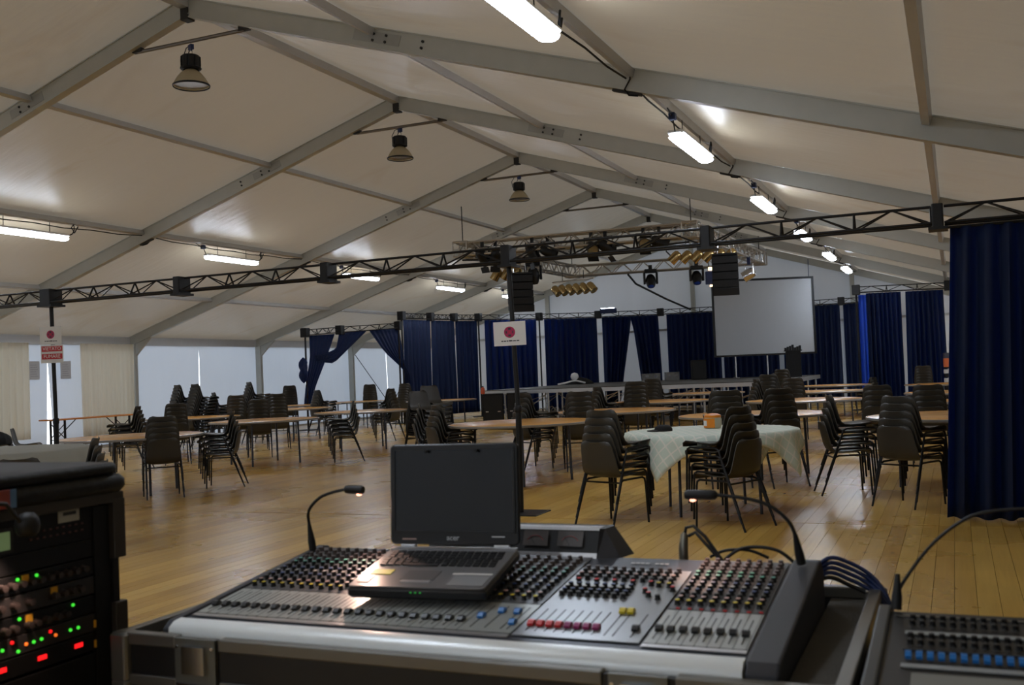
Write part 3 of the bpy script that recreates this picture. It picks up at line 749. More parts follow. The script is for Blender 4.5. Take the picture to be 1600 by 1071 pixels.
def bay_proto():
    t = thing('high_bay_lamp', '', 'lamp')
    MB().lathe([(0.052, 0.195), (0.075, 0.185), (0.120, 0.150), (0.165, 0.095), (0.200, 0.035), (0.212, 0.0), (0.207, 0.0), (0.194, 0.035), (0.160, 0.09), (0.115, 0.143), (0.06, 0.178)], 30, cap=False).build('bell', M_bell, t, smooth=60)
    MB().lathe([(0.212, -0.012), (0.219, -0.006), (0.219, 0.008), (0.212, 0.012), (0.206, 0.0), (0.212, -0.012)], 30, cap=False).build('rim', M_dark, t, smooth=60)
    MB().lathe([(0.0, 0.012), (0.205, 0.012), (0.205, 0.016), (0.0, 0.016)], 30, cap=False).build('glass_pane', M_bellin, t, smooth=30)
    MB().lathe([(0.09, 0.185), (0.115, 0.195), (0.115, 0.345), (0.10, 0.362), (0.0, 0.365)], 22, cap=False).build('ballast_housing', M_lampblack, t, smooth=40)
    MB().lathe([(0.118, 0.200), (0.125, 0.205), (0.125, 0.215), (0.118, 0.220)], 22, cap=False).build('clamp_ring', M_dark, t, smooth=40)
    for k in range(8):
        a = R(45*k); MB().box(-0.004, 0.004, 0.112, 0.124, 0.225, 0.340, rotz(a)).build('cooling_fin', M_lampblack, t)
    MB().path([(-0.05, 0, 0.36), (-0.05, 0, 0.40), (-0.02, 0, 0.44), (0.02, 0, 0.44), (0.05, 0, 0.40), (0.05, 0, 0.36)], 0.007, 6).build('hook', M_chrome, t, smooth=60)
    MB().path([(-0.10, 0, 0.26), (-0.22, 0.02, 0.30), (-0.24, 0.02, 0.42), (-0.15, 0.02, 0.50), (-0.05, 0.02, 0.50)], 0.006, 6).build('safety_wire', M_dark, t, smooth=60)
    MB().box(-0.02, 0.06, -0.02, 0.02, 0.43, 0.49).build('junction_plug', M_blue, t)
    return t
hb0 = bay_proto()
for q, y in enumerate(FR[3:6]):
    t = hb0 if q == 0 else copy_tree(hb0); t.location = (0.0, y+0.03, 4.93+0.02*q); t.rotation_euler = (0, 0, R(-25))
    tag(t, '%s unlit bell-shaped lamp hanging below the roof ridge' % ('nearest', 'middle', 'farthest')[q], 'lamp', 'bell lamps along the ridge')

# ================================================================== STAGE
SX0, SX1, SY0, SY1, SZ = -3.25, 4.35, 24.45, 32.45, 0.93
st = thing('stage', 'low grey stage on silver legs in front of the navy curtains', 'stage', (0.75, 28.4, 0))
O_ = (0.75, 28.4, 0)
dp = MB().box(0.004, 1.896, 0.004, 0.996, SZ-0.025, SZ).mesh('deck_panel', M_deck)
fp = MB().box(0.0, 1.9, -0.004, 0.03, SZ-0.115, SZ-0.020).mesh('edge_profile', M_silver)
for i in range(4):
    for k in range(8): link('deck_panel', dp, st, loc=(SX0+1.9*i-O_[0], SY0+k-O_[1], 0))
    link('edge_profile', fp, st, loc=(SX0+1.9*i-O_[0], SY0-O_[1]-0.003, 0))
for y in range(9):
    MB().box(SX0, SX1, SY0+y-0.02, SY0+y+0.02, SZ-0.11, SZ-0.03).build('joist', M_silver, st, off=O_)
for x in (SX0, SX1):
    MB().box(x-0.02, x+0.02, SY0, SY1, SZ-0.115, SZ-0.004).build('edge_profile', M_silver, st, off=O_)
lgm = MB().tube((0, 0, 0.008), (0, 0, SZ-0.11), 0.026, 8).box(-0.05, 0.05, -0.05, 0.05, 0, 0.008).mesh('stage_leg', M_silver, 50)
for i in range(5):
    for dx in (-0.12, 0.12):
        x = SX0+1.9*i+dx
        if SX0 < x < SX1:
            for k in (0, 1, 2, 4, 6, 8):
                yy = min(SY0+k+0.08, SY1-0.08); link('stage_leg', lgm, st, loc=(x-O_[0], yy-O_[1], 0))
for i in range(4):
    for yy in (SY0+0.08, SY0+1.08):
        a, b = SX0+1.9*i+0.12, SX0+1.9*i+1.78
        MB().tube((a, yy, SZ-0.12), (a+0.45, yy, SZ-0.42), 0.012, 6).build('knee_brace', M_silver, st, off=O_)
        MB().tube((b, yy, SZ-0.12), (b-0.45, yy, SZ-0.42), 0.012, 6).build('knee_brace', M_silver, st, off=O_)
        MB().tube((a, yy, 0.30), (b, yy, 0.30), 0.013, 6).build('tie_rail', M_silver, st, off=O_)
        MB().tube((a, yy, 0.28), (b, yy, SZ-0.14), 0.010, 6).build('diagonal_brace', M_silver, st, off=O_)
# clutter of cables and rods pushed under the stage
rnd = random.Random(5); cl = MB()
for k in range(90):
    x = rnd.uniform(-1.9, 1.2); y = rnd.uniform(24.9, 26.0); z = rnd.uniform(0.05, 0.75); a = rnd.uniform(0, 6.28); l = rnd.uniform(0.2, 0.55)
    pts = [(x, y, max(0.02, z*0.3)), (x+l*0.5*math.cos(a), y+0.3*l*math.sin(a), z), (x+l*math.cos(a), y+0.5*l*math.sin(a), max(0.02, z*rnd.uniform(0, 0.6)))]
    cl.path([Vector(pts[0]).lerp(Vector(pts[1]), t).lerp(Vector(pts[1]).lerp(Vector(pts[2]), t), t) for t in (0, .2, .4, .6, .8, 1)], rnd.uniform(0.008, 0.016), 5)
o = cl.build('cable_clutter', mat('pale_cable', (176, 172, 164), 0.5, 0.2, var=0.4, vscale=3), None, smooth=60)
tag(o, 'pale tangle of rods and cables under the stage', 'cables'); o['kind'] = 'stuff'
# two subwoofers on the floor before the stage
for k, (x, y) in enumerate(((-2.62, 23.62), (-2.06, 23.86))):
    t = thing('subwoofer', ('left' if k == 0 else 'right')+' black subwoofer box on the floor before the stage', 'speaker', (x, y, 0), R(23), 'subwoofers before the stage')
    MB().rbox(-0.26, 0.26, -0.30, 0.30, 0.0, 0.86, 0.015).build('cabinet', M_blackmatte, t)
    MB().box(-0.235, 0.235, -0.312, -0.300, 0.04, 0.82).build('grille', M_black, t)
    for sx in (-1, 1):
        MB().box(sx*0.15-0.035, sx*0.15+0.035, -0.316, -0.311, 0.40, 0.425).build('badge', M_chrome, t)

# ---- drapes and their trusses round the stage
def drape_truss(label, pts, z, blocks=True, poles=True):
    c = Vector(pts[0])
    t = thing('drape_truss', label, 'truss', (pts[0][0], pts[0][1], z if not hasattr(z, '__len__') else z[0]))
    for i in range(len(pts)-1):
        za, zb = (z, z) if not hasattr(z, '__len__') else (z[i], z[i+1])
        tri_section(t, (*pts[i], za), (*pts[i+1], zb), 0.15, M_truss, joined=True)
    for i, p in enumerate(pts):
        zz = z if not hasattr(z, '__len__') else z[i]
        if blocks:
            MB().rbox(p[0]-0.10, p[0]+0.10, p[1]-0.10, p[1]+0.10, zz-0.06, zz+0.20, 0.015).build('joint_block', M_black, t, off=t.location)
        if poles and i in (0, len(pts)-1):
            MB().tube((p[0], p[1], 0.02), (p[0], p[1], zz), 0.028, 8).build('support_pole', M_dark, t, smooth=50, off=t.location)
            MB().box(p[0]-0.22, p[0]+0.22, p[1]-0.22, p[1]+0.22, 0, 0.02).build('foot_plate', M_black, t, off=t.location)
    return t
SIDE = [(-6.92, 26.70), (-6.70, 28.12), (-6.40, 29.15), (-5.92, 29.95)]
BACK = [(-5.92, 29.95), (-4.50, 31.70), (-2.80, 32.80), (-0.86, 33.62), (1.10, 33.85), (3.00, 33.90), (4.95, 33.90), (6.60, 33.90)]
drape_truss('black lattice truss carrying the brightest blue curtains left of the stage', SIDE, 3.14)
drape_truss('black lattice truss along the back of the stage', BACK[1:], 3.14)
drape_truss('short black truss joining the side and back drape trusses', [BACK[0], BACK[1]], 3.14, blocks=False, poles=False)
drape_truss('black lattice truss over the right navy curtains', [(5.85, 28.56), (8.10, 29.25), (10.2, 29.85)], 3.12)
drape_truss('low black truss over the tied drapes of the far doorway', [(-8.50, 24.0), (-7.95, 24.93), (-6.97, 26.58)], [2.66, 2.73, 2.84])
def cseg(label, group, P, Q, f0, f1, zt, zb, folds, seed, **kw):
    P = Vector(P); Q = Vector(Q); a = P.lerp(Q, f0); b = P.lerp(Q, f1)
    return curtain('navy_curtain', label, group, a, b, zt, zb, folds, 0.085, kw.pop('m', M_navy), seed, **kw)
G1 = 'blue curtains left of the stage'; G2 = 'navy curtains behind the stage'; G3 = 'navy curtains right of the stage'
cseg('leftmost bright blue curtain beside the far doorway', G1, SIDE[0], SIDE[1], 0.05, 0.97, 3.10, 0.16, 7, 21)
cseg('second bright blue curtain from the far doorway', G1, SIDE[1], SIDE[2], 0.06, 0.98, 3.10, 0.16, 6, 22)
cseg('third bright blue curtain, nearest the stage corner', G1, SIDE[2], SIDE[3], 0.06, 0.92, 3.10, 0.16, 6, 23)
cseg('navy curtain behind the white pole sign', G2, BACK[0], BACK[1], 0.10, 0.95, 3.12, 0.04, 9, 24)
cseg('navy curtain behind the heap on the stage', G2, BACK[1], BACK[2], 0.08, 0.97, 3.12, 0.04, 9, 25)
cseg('narrow navy curtain pulled aside left of the white wedge', G2, BACK[2], BACK[3], 0.06, 0.50, 3.12, 0.04, 6, 26, L=[(0, 3.12), (0.0, 0.04)], Rr=[(1.00, 3.12), (0.92, 2.6), (0.48, 0.04)])
cseg('navy curtain pulled aside right of the white wedge', G2, BACK[2], BACK[3], 0.52, 0.96, 3.12, 0.04, 6, 27, L=[(-0.02, 3.12), (0.10, 2.6), (0.38, 0.04)], Rr=[(0.92, 3.12), (1.00, 0.04)])
cseg('navy curtain left of the projection screen', G2, BACK[3], BACK[4], 0.10, 0.99, 3.12, 0.04, 10, 28)
cseg('navy curtain hidden behind the projection screen', G2, BACK[4], BACK[5], 0.03, 0.97, 3.12, 0.04, 9, 29)
cseg('navy curtain at the right edge of the projection screen', G2, BACK[5], BACK[6], 0.05, 0.97, 3.12, 0.10, 9, 30)
cseg('navy curtain between projection screen and lit curtain edge', G2, BACK[6], BACK[7], 0.03, 0.98, 3.12, 0.10, 8, 31)
R0, R1, R2_ = (5.85, 28.56), (8.10, 29.25), (10.2, 29.85)
cseg('narrow navy curtain edge with daylight painted in light blue at the right stage corner', G3, (5.87, 28.72), (6.25, 28.86), 0.0, 1.0, 3.06, 0.03, 3, 32, m=M_navylit)
cseg('left navy curtain of the right far pair', G3, R0, R1, 0.105, 0.485, 3.09, 0.05, 8, 33)
cseg('right navy curtain of the right far pair', G3, R0, R1, 0.535, 0.94, 3.09, 0.05, 8, 34, flare=0.05)
cseg('navy curtain mostly hidden behind the foreground curtain', G3, R1, R2_, 0.15, 0.95, 3.09, 0.05, 8, 35)
# tied drapes of the far doorway (s runs from the left pole along the truss)
DA, DB = (-8.50, 24.0), (-6.90, 26.7)
curtain('tied_drape', 'navy drape gathered to the left pole of the far doorway', 'tied drapes', DA, DB, 2.65, 0.9, 6, 0.05, M_navy, 41, L=[(0.12, 2.65), (0.12, 2.02), (-0.03, 1.3), (-0.12, 0.62)], Rr=[(0.91, 2.69), (0.63, 2.0), (0.30, 1.29), (0.06, 0.62)])
curtain('tied_drape', 'navy drape swept left into a knot in the far doorway', 'tied drapes', DA, DB, 2.7, 0.9, 6, 0.05, M_navy, 42, L=[(1.05, 2.71), (0.94, 2.27), (0.59, 2.13), (0.25, 2.10)], Rr=[(1.94, 2.77), (1.34, 2.26), (0.86, 1.85), (0.30, 1.92)])
curtain('tied_drape', 'navy drape swept right at the far doorway', 'tied drapes', DA, DB, 2.7, 0.9, 7, 0.05, M_navy, 43, L=[(2.02, 2.77), (2.48, 2.15), (3.00, 1.70), (3.22, 1.46), (3.12, 0.4)], Rr=[(3.01, 2.86), (3.10, 2.23), (3.16, 1.74), (3.34, 1.40), (3.24, 0.4)])
def kb(u, v):
    a = u*2*math.pi; r = 0.11*math.sin(v*math.pi)**0.6*(1+0.45*math.sin(2*a+7*v)+0.25*math.sin(5*a-9*v))+0.01; return (-8.50+r*math.cos(a), 23.86+r*math.sin(a), 1.32+0.72*v)
o = MB().grid(kb, 16, 10).build('drape_knot', M_navy, None, smooth=70, off=(-8.50, 23.86, 1.32)); o.location = (-8.50, 23.86, 1.32)
tag(o, 'bunched navy drape knot on the left pole of the far doorway', 'curtain')
# big foreground curtain
curtain('navy_curtain', 'tall navy curtain hanging to the floor at the right picture edge', None, (8.19, TY), (9.95, TY), 2.40, 0.015, 11, 0.07, M_navy, 51, flare=0.14, nv=16)

# ---- projection screen
sc_ = thing('projection_screen', 'large white projection screen with black border standing on the stage', 'screen', (3.0, 31.0, SZ), R(23.4))
SWd, z0, z1 = 1.50, 1.605-SZ, 3.86-SZ
MB().box(-SWd, SWd, -0.004, 0.004, z0, z1).build('screen_surface', M_screen, sc_)
for a in ((-SWd-0.03, -SWd+0.035, z0-0.03, z1+0.03), (SWd-0.035, SWd+0.03, z0-0.03, z1+0.03), (-SWd, SWd, z1-0.035, z1+0.03), (-SWd, SWd, z0-0.03, z0+0.025)):
    MB().box(a[0], a[1], -0.02, 0.02, a[2], a[3]).build('border', M_black, sc_)
for x in (-0.9, 0.05, 0.9):
    MB().tube((x, 0.03, 0.01), (x, 0.03, z0), 0.022, 8).build('support_leg', M_silver, sc_, smooth=50)
    MB().tube((x, -0.35, 0.015), (x, 0.4, 0.015), 0.015, 8).build('foot', M_silver, sc_, smooth=50)
MB().tube((1.40, 0.0, z1), (1.40, 0.0, z1+0.55), 0.010, 6).build('hanging_cable', M_blue, sc_)

# ---- box truss rig above the stage
RIGZ = 4.25
rig = thing('lighting_rig', 'square aluminium box truss hung above the stage', 'truss', (0.6, 24.9, RIGZ))
RC = [(-2.12, 21.20), (3.14, 21.55), (3.34, 28.70), (-1.92, 28.00)]
def box_section(p, q):
    p = Vector((*p, RIGZ)); q = Vector((*q, RIGZ)); d = (q-p).normalized(); s = Vector((-d.y, d.x, 0)); h = 0.145
    sec = MB().tube(p+s*h+Vector((0, 0, h)), q+s*h+Vector((0, 0, h)), 0.025, 8).build('truss_section', M_trussalu, rig, smooth=50, off=rig.location)
    for a, b in ((1, -1), (-1, 1), (-1, -1)):
        MB().tube(p+s*(a*h)+Vector((0, 0, b*h)), q+s*(a*h)+Vector((0, 0, b*h)), 0.025, 8).build('chord', M_trussalu, sec, smooth=50, off=rig.location)
    n = int((q-p).length/0.28); lc = MB()
    for k in range(n):
        a = p+(q-p)*(k/n); b = p+(q-p)*((k+1)/n); f = 1 if k % 2 else -1
        for e in (-1, 1):
            lc.tube(a+s*(e*h)+Vector((0, 0, f*h)), b+s*(e*h)+Vector((0, 0, -f*h)), 0.013, 5)
            lc.tube(a+s*(f*h)+Vector((0, 0, e*h)), b+s*(-f*h)+Vector((0, 0, e*h)), 0.013, 5)
    l = lc.build('lacing', M_trussalu, sec, off=rig.location); l['kind'] = 'stuff'
for i in range(4): box_section(RC[i], RC[(i+1) % 4])
for x, y in RC:
    b = MB()
    for a in (-1, 1):
        for c in (-1, 1): b.tube((x+a*0.17, y+c*0.17, RIGZ-0.17), (x+a*0.17, y+c*0.17, RIGZ+0.17), 0.02, 6)
    for z in (-0.17, 0.17):
        for a in (-1, 1):
            b.tube((x-0.17, y+a*0.17, RIGZ+z), (x+0.17, y+a*0.17, RIGZ+z), 0.02, 6); b.tube((x+a*0.17, y-0.17, RIGZ+z), (x+a*0.17, y+0.17, RIGZ+z), 0.02, 6)
    b.build('corner_cube', M_trussalu, rig, off=rig.location)
    MB().tube((x, y, RIGZ+0.17), (x, y, rz_(x)-0.05), 0.012, 6).build('hoist_cable', M_dark, rig, off=rig.location)
MB().path([(-0.30, 28.2, 4.05), (-0.2, 28.6, 3.8), (0.3, 30.0, 3.4), (0.55, 32.0, 3.15)], 0.03, 8).build('drop_cable', M_black, rig, off=rig.location)
MB().path([(-2.1, 21.1, 4.0), (-1.2, 21.2, 3.95), (0.2, 21.3, 3.92), (1.6, 21.4, 3.95), (3.1, 21.5, 4.0)], 0.02, 6).build('cable_run', M_black, rig, off=rig.location)

def aimM(loc, aim): 
    d = Vector(aim).normalized(); return Matrix.Translation(loc) @ d.to_track_quat('Z', 'Y').to_matrix().to_4x4()
def par_parts(parent, M, body, lens, L=0.30, r=0.10, name='can'):
    c = MB().lathe([(r*0.45, -L*0.45), (r*0.85, -L*0.35), (r, -L*0.15), (r, L*0.5), (r*1.06, L*0.5), (r*1.06, L*0.46), (r*0.97, L*0.46), (r*0.92, L*0.42)], 16, M=M, cap=False).build(name, body, parent, smooth=40)
    MB().lathe([(0, L*0.36), (r*0.93, L*0.40)], 16, M=M, cap=False).build('lens', lens, c, smooth=40)
    MB().lathe([(0.0, -L*0.46), (r*0.45, -L*0.45)], 16, M=M, cap=False).build('back_cap', body, c)
    return c
M_lens = mat('lamp_lens', (150, 140, 110), 0.1, 0.4, var=0.1)
def spot(label, x, y, z, aim, group):
    t = thing('stage_spotlight', label, 'spotlight', (x, y, z), 0, group)
    par_parts(t, aimM((0, 0, -0.22), aim), M_lampblack, M_lens, 0.42, 0.125, 'housing')
    b = MB(); 
    for s in (-1, 1): b.box(s*0.16-0.006, s*0.16+0.006, -0.02, 0.02, -0.24, 0.0)
    b.box(-0.166, 0.166, -0.02, 0.02, -0.006, 0.006); b.build('yoke', M_black, t)
    MB().box(-0.03, 0.03, -0.035, 0.035, 0.0, 0.14).build('clamp', M_black, t)
    for s in (-1, 1): MB().box(-0.12, 0.12, -0.004, 0.004, 0.0, 0.14, aimM((0, 0, -0.22), aim) @ Matrix.Translation((0, s*0.14, 0.20)) @ Matrix.Rotation(R(-s*25), 4, 'X')).build('barn_door', M_black, t)
    return t
SG = 'theatre spots along the front of the rig'
SP = [('leftmost black spotlight on the front of the rig', -1.62, (0.2, 0.6, -0.6)), ('second black spotlight from the left on the rig', -1.30, (-0.4, 0.4, -0.6)), ('black spotlight right of the central pole on the rig', -0.42, (0.3, 0.3, -0.7)), ('black spotlight beside it, aimed right, near the pole', -0.05, (0.8, 0.2, -0.4)), ('left one of the mid-rig black spotlight pair', 0.95, (0.3, -0.5, -0.3)), ('right one of the mid-rig black spotlight pair', 1.27, (0.5, 0.5, -0.4)), ('amber-lensed black spotlight right of mid-rig', 2.12, (0.3, -0.7, -0.2)), ('black spotlight next to the amber-lensed one', 2.46, (0.7, 0.2, -0.3))]
for lab, x, aim in SP: spot(lab, x, 21.28+0.065*x, 4.27, aim, SG)
def par_bar(label, x, y, z, rot, n, aim, body, hang=True):
    t = thing('par_bar', label, 'spotlight', (x, y, z), R(rot), 'bars of lamps on the rig')
    ln = 0.24*(n-1)
    MB().tube((-ln/2-0.1, 0, 0), (ln/2+0.1, 0, 0), 0.022, 8).build('bar', M_trussalu, t, smooth=50)
    for k in range(n): par_parts(t, aimM((-ln/2+0.24*k, 0, -0.22), aim), body, M_lens, 0.30, 0.105)
    for s in (-1, 1): MB().tube((s*ln*0.3, 0, 0), (s*ln*0.3, 0, 0.24), 0.010, 6).build('hanger', M_dark, t)
    return t
par_bar('six pale lamps in a slanting row left of the rig centre', -1.12, 25.8, 3.78, -18, 6, (0.55, 0.0, -0.6), M_gold)
par_bar('row of golden lamps below the right rig corner', 3.22, 22.2, 3.98, 18, 6, (-0.55, 0.1, -0.55), M_gold)
par_bar('short row of golden lamps by the central pole', -1.35, 21.9, 3.92, 10, 3, (-0.4, 0.1, -0.6), M_gold)
ps = thing('par_lamp', 'single chrome lamp above the right end of the screen', 'spotlight', (3.42, 26.6, 3.86))
par_parts(ps, aimM((0, 0, -0.2), (-0.8, -0.1, -0.45)), M_chrome, M_lens, 0.36, 0.14)
MB().path([(-0.12, 0.1, -0.2), (-0.12, 0.1, 0.05), (0.12, -0.1, 0.05), (0.12, -0.1, -0.2)], 0.012, 6).build('yoke', M_chrome, ps)
MB().box(-0.04, 0.04, -0.04, 0.04, 0.04, 0.26).build('clamp', M_blue, ps)
def moving_head(label, x, y, z, tilt, s=1.0):
    t = thing('moving_head', label, 'spotlight', (x, y, z), R(20), 'moving heads under the rear truss')
    MB().rbox(-0.17*s, 0.17*s, -0.14*s, 0.14*s, -0.10*s, 0.0, 0.02).build('base', M_lampblack, t)
    for sd in (-1, 1): MB().rbox(sd*0.175*s-0.03*s, sd*0.175*s+0.03*s, -0.07*s, 0.07*s, -0.42*s, -0.09*s, 0.02).build('arm', M_lampblack, t)
    MX = Matrix.Translation((0, 0, -0.34*s)) @ Matrix.Rotation(R(tilt), 4, 'X')
    MB().lathe([(0.0, 0.20*s), (0.09*s, 0.19*s), (0.135*s, 0.10*s), (0.145*s, 0.0), (0.125*s, -0.12*s), (0.105*s, -0.17*s), (0.0, -0.17*s)], 18, M=MX, cap=False).build('head', M_lampblack, t, smooth=50)
    MB().lathe([(0.0, -0.185*s), (0.06*s, -0.182*s), (0.085*s, -0.168*s)], 18, M=MX, cap=False).build('lens', mat('blue_lens', (60, 90, 190), 0.08, 0.3, var=0.1), t, smooth=60)
    MB().box(-0.05, 0.05, -0.04, 0.04, 0.0, 0.12).build('clamp', M_black, t)
    return t
moving_head('left black moving head under the rear rig truss', 0.40, 28.05, 4.13, -28)
moving_head('right black moving head beside the glowing lamp', 1.70, 28.12, 4.13, -28)
moving_head('black moving head beside the left speaker array', -0.70, 21.95, 3.92, 20)
# line arrays
def array(label, x, y, ztop, rot, n):
    t = thing('speaker_array', label, 'speaker', (x, y, ztop), R(rot), 'hanging speaker arrays')
    MB().box(-0.26, 0.26, -0.22, 0.22, -0.06, -0.02).build('fly_frame', M_black, t)
    for s in (-1, 1): MB().tube((s*0.15, 0, -0.02), (s*0.1, 0, 0.55), 0.010, 6).build('fly_wire', M_chrome, t)
    z = -0.07
    for k in range(n):
        M = Matrix.Translation((0, -0.006*k*k, z-0.085)) @ Matrix.Rotation(R(2.2*k), 4, 'X')
        c = MB().rbox(-0.275, 0.275, -0.20, 0.22, -0.080, 0.080, 0.012, M).build('cabinet', M_blackmatte, t)
        MB().box(-0.262, 0.262, -0.207, -0.199, -0.070, 0.070, M).build('grille', M_black, c)
        z -= 0.166
    return t
array('hanging black speaker array left, behind the central pole', -0.88, 21.55, 3.66, 30, 5)
array('hanging black speaker array right, before the projection screen', 3.75, 21.9, 3.74, 12, 5)
# flood lamps
gl = thing('halogen_flood', 'small warm glowing flood lamp beside the right speaker array', 'lamp', (2.16, 27.6, 3.95), R(20))
MB().rbox(-0.10, 0.14, -0.06, 0.08, -0.40, -0.05, 0.02).build('housing', M_blue, gl)
M_warm = mat('warm_glow', (255, 214, 160), 0.4, var=0.01, emit=(255, 206, 150), estr=7.0)
MB().box(-0.02, 0.10, -0.075, -0.06, -0.03, 0.06).build('bulb', M_warm, gl); MB().box(0.0, 0.07, -0.07, -0.06, -0.47, -0.42).build('reflector_edge', M_warm, gl)
MB().tube((0, 0, -0.05), (0, 0, 0.25), 0.012, 6).build('hanger', M_dark, gl)
fl = thing('flood_lamp', 'bright white flood lamp standing on the rear drape truss', 'lamp', (-2.48, 32.9, 3.30), R(15))
MB().rbox(-0.26, 0.30, -0.10, 0.10, -0.06, 0.10, 0.02).build('housing', M_blue, fl)
MB().box(-0.22, 0.22, -0.06, 0.08, 0.10, 0.125).build('glass_face', mat('cold_glow', (240, 246, 255), 0.3, var=0.01, emit=(228, 240, 255), estr=14.0), fl)
# things on the stage
def case(label, x, y, w_, d_, h_, rot):
    t = thing('flight_case', label, 'case', (x, y, SZ), R(rot), 'flight cases on the stage')
    MB().box(-w_/2, w_/2, -d_/2, d_/2, 0.0, h_).build('body', mat('case_grey', (118, 118, 116), 0.4, 0.3, var=0.1), t)
    for z in (0.0, h_*0.62, h_-0.02):
        MB().box(-w_/2-0.006, w_/2+0.006, -d_/2-0.006, d_/2+0.006, z, z+0.02).build('edge_strip', M_extr, t)
    for x_ in (-w_*0.25, w_*0.25): MB().box(x_-0.05, x_+0.05, -d_/2-0.014, -d_/2, h_*0.45, h_*0.8).build('latch', M_chrome, t)
    return t
case('left grey flight case lying on the stage', -0.55, 31.0, 0.55, 0.4, 0.24, 20); case('right grey flight case lying on the stage', 0.08, 31.15, 0.42, 0.4, 0.26, 20)
mo = thing('stage_monitor', 'black loudspeaker box left of the screen on the stage', 'speaker', (0.95, 31.05, SZ), R(20))
MB().rbox(-0.22, 0.22, -0.2, 0.2, 0, 0.60, 0.02).build('cabinet', M_blackmatte, mo); MB().box(-0.20, 0.20, -0.212, -0.2, 0.04, 0.56).build('grille', M_black, mo)
le = thing('lectern', 'black lectern with gear on top before the right screen corner', 'lectern', (4.05, 29.2, SZ), R(10))
MB().box(-0.20, 0.20, -0.18, 0.18, 0, 0.72).build('body', M_blackmatte, le); MB().box(-0.24, 0.24, -0.22, 0.22, 0.72, 0.75).build('top', M_black, le)
for q in range(7):
    a = -0.2+0.065*q; MB().box(a-0.03, a+0.03, -0.1+0.03*(q % 3), 0.05, 0.75, 0.82+0.025*((q*5) % 4)).build('gear', M_black, le)
hp = thing('clothes_heap', 'dark heap with a white ball on the left of the stage', 'bag', (-2.55, 29.9, SZ), R(20))
def hf(u, v):
    a = u*2*math.pi; r = 0.36*math.sin(v*math.pi/2)*(1+0.25*math.sin(2*a+0.5)+0.12*math.sin(5*a)); return (r*math.cos(a), 0.5*r*math.sin(a), 0.17*math.cos(v*math.pi/2)*(1+0.3*math.sin(3*a)))
MB().grid(hf, 26, 7).build('cloth', M_blackmatte, hp, smooth=60)
MB().lathe([(0.0, 0.0), (0.09, 0.03), (0.13, 0.12), (0.10, 0.21), (0.0, 0.25)], 16, c=(-0.12, -0.05, 0.12), cap=False).build('ball', M_white, hp, smooth=60)
MB().path([(-0.65, -0.1, 0.02), (-0.4, -0.1, 0.06), (-0.1, -0.15, 0.12), (0.2, -0.2, 0.04)], 0.03, 6).build('strap', M_white, hp, smooth=60)

ds = thing('display_stand', 'narrow stand with orange and white boxes beside the right curtains', 'stand', (8.03, 28.1, 0), R(10))
MB().box(-0.13, 0.13, -0.12, 0.12, 0, 0.66).build('pedestal', M_dark, ds)
for z0, z1, m_ in ((0.66, 0.78, M_white), (0.80, 0.90, M_dark), (0.90, 1.00, M_white), (1.02, 1.06, M_dark), (1.06, 1.28, mat('orange_box', (232, 120, 70), 0.5, var=0.05)), (1.28, 1.42, mat('slate_box', (70, 74, 92), 0.5, var=0.05))):
    MB().box(-0.12, 0.12, -0.11, 0.11, z0, z1).build('box', m_, ds, bevel=0.004)
cn = thing('orange_canister', 'small orange canister standing on the left subwoofer', 'canister', (-2.80, 23.42, 0.862))
MB().lathe([(0.045, 0.0), (0.05, 0.01), (0.05, 0.13), (0.03, 0.16), (0.02, 0.18)], 14).build('body', mat('canister_orange', (206, 84, 40), 0.4, var=0.06), cn, smooth=50)
MB().lathe([(0.022, 0.178), (0.022, 0.20), (0.0, 0.202)], 12, cap=False).build('cap', M_black, cn, smooth=50)

# ================================================================== CONSOLE AND ITS CASE
def pz(y): return 0.79+0.112*(y-1.96)
TILT = math.atan(0.112)
M_panel = mat('console_panel', (58, 62, 70), 0.4, 0.2, var=0.06, vscale=20)
M_strip = mat('fader_strip', (168, 172, 168), 0.35, 0.3, var=0.05, vscale=30)
M_knobstrip = mat('knob_strip', (84, 86, 88), 0.4, 0.2, var=0.06, vscale=30)
M_master = mat('master_panel', (150, 154, 156), 0.3, 0.4, var=0.04, vscale=30)
M_cheek = mat('console_cheek', (44, 45, 50), 0.5, 0.1, var=0.08, vscale=30)
M_knob = mat('knob_black', (20, 20, 21), 0.4, var=0.1)
KC = {'yellow': (222, 200, 40), 'red': (206, 34, 40), 'grey': (150, 148, 142), 'blue': (40, 62, 110), 'green': (70, 140, 122), 'black': (26, 26, 28), 'pink': (190, 150, 140), 'sky': (28, 112, 186), 'magenta': (150, 30, 96)}
KM = {k: mat('knob_'+k, v, 0.4, var=0.06) for k, v in KC.items() if k != 'black'}; KM['black'] = M_knob
PX = Matrix.Rotation(TILT, 4, 'X')
MO = (7.12, 2.25, 0.70)
mx_ = thing('mixing_console', 'large audio mixing console with rows of knobs in the foreground case', 'mixer', MO)
def prof_x(pts, x0, x1):
    n = len(pts); vs = [(x0, y, z) for y, z in pts]+[(x1, y, z) for y, z in pts]
    fs = [tuple(range(n-1, -1, -1)), tuple(range(n, 2*n))]+[(k, (k+1) % n, n+(k+1) % n, n+k) for k in range(n)]
    return MB().add(vs, fs)
prof_x([(1.955, 0.70), (1.955, 0.78), (1.975, pz(1.975)-0.002), (2.575, pz(2.575)-0.002), (2.60, 0.845), (2.60, 0.70)], 6.425, 7.80).build('chassis', M_panel, mx_, off=MO)
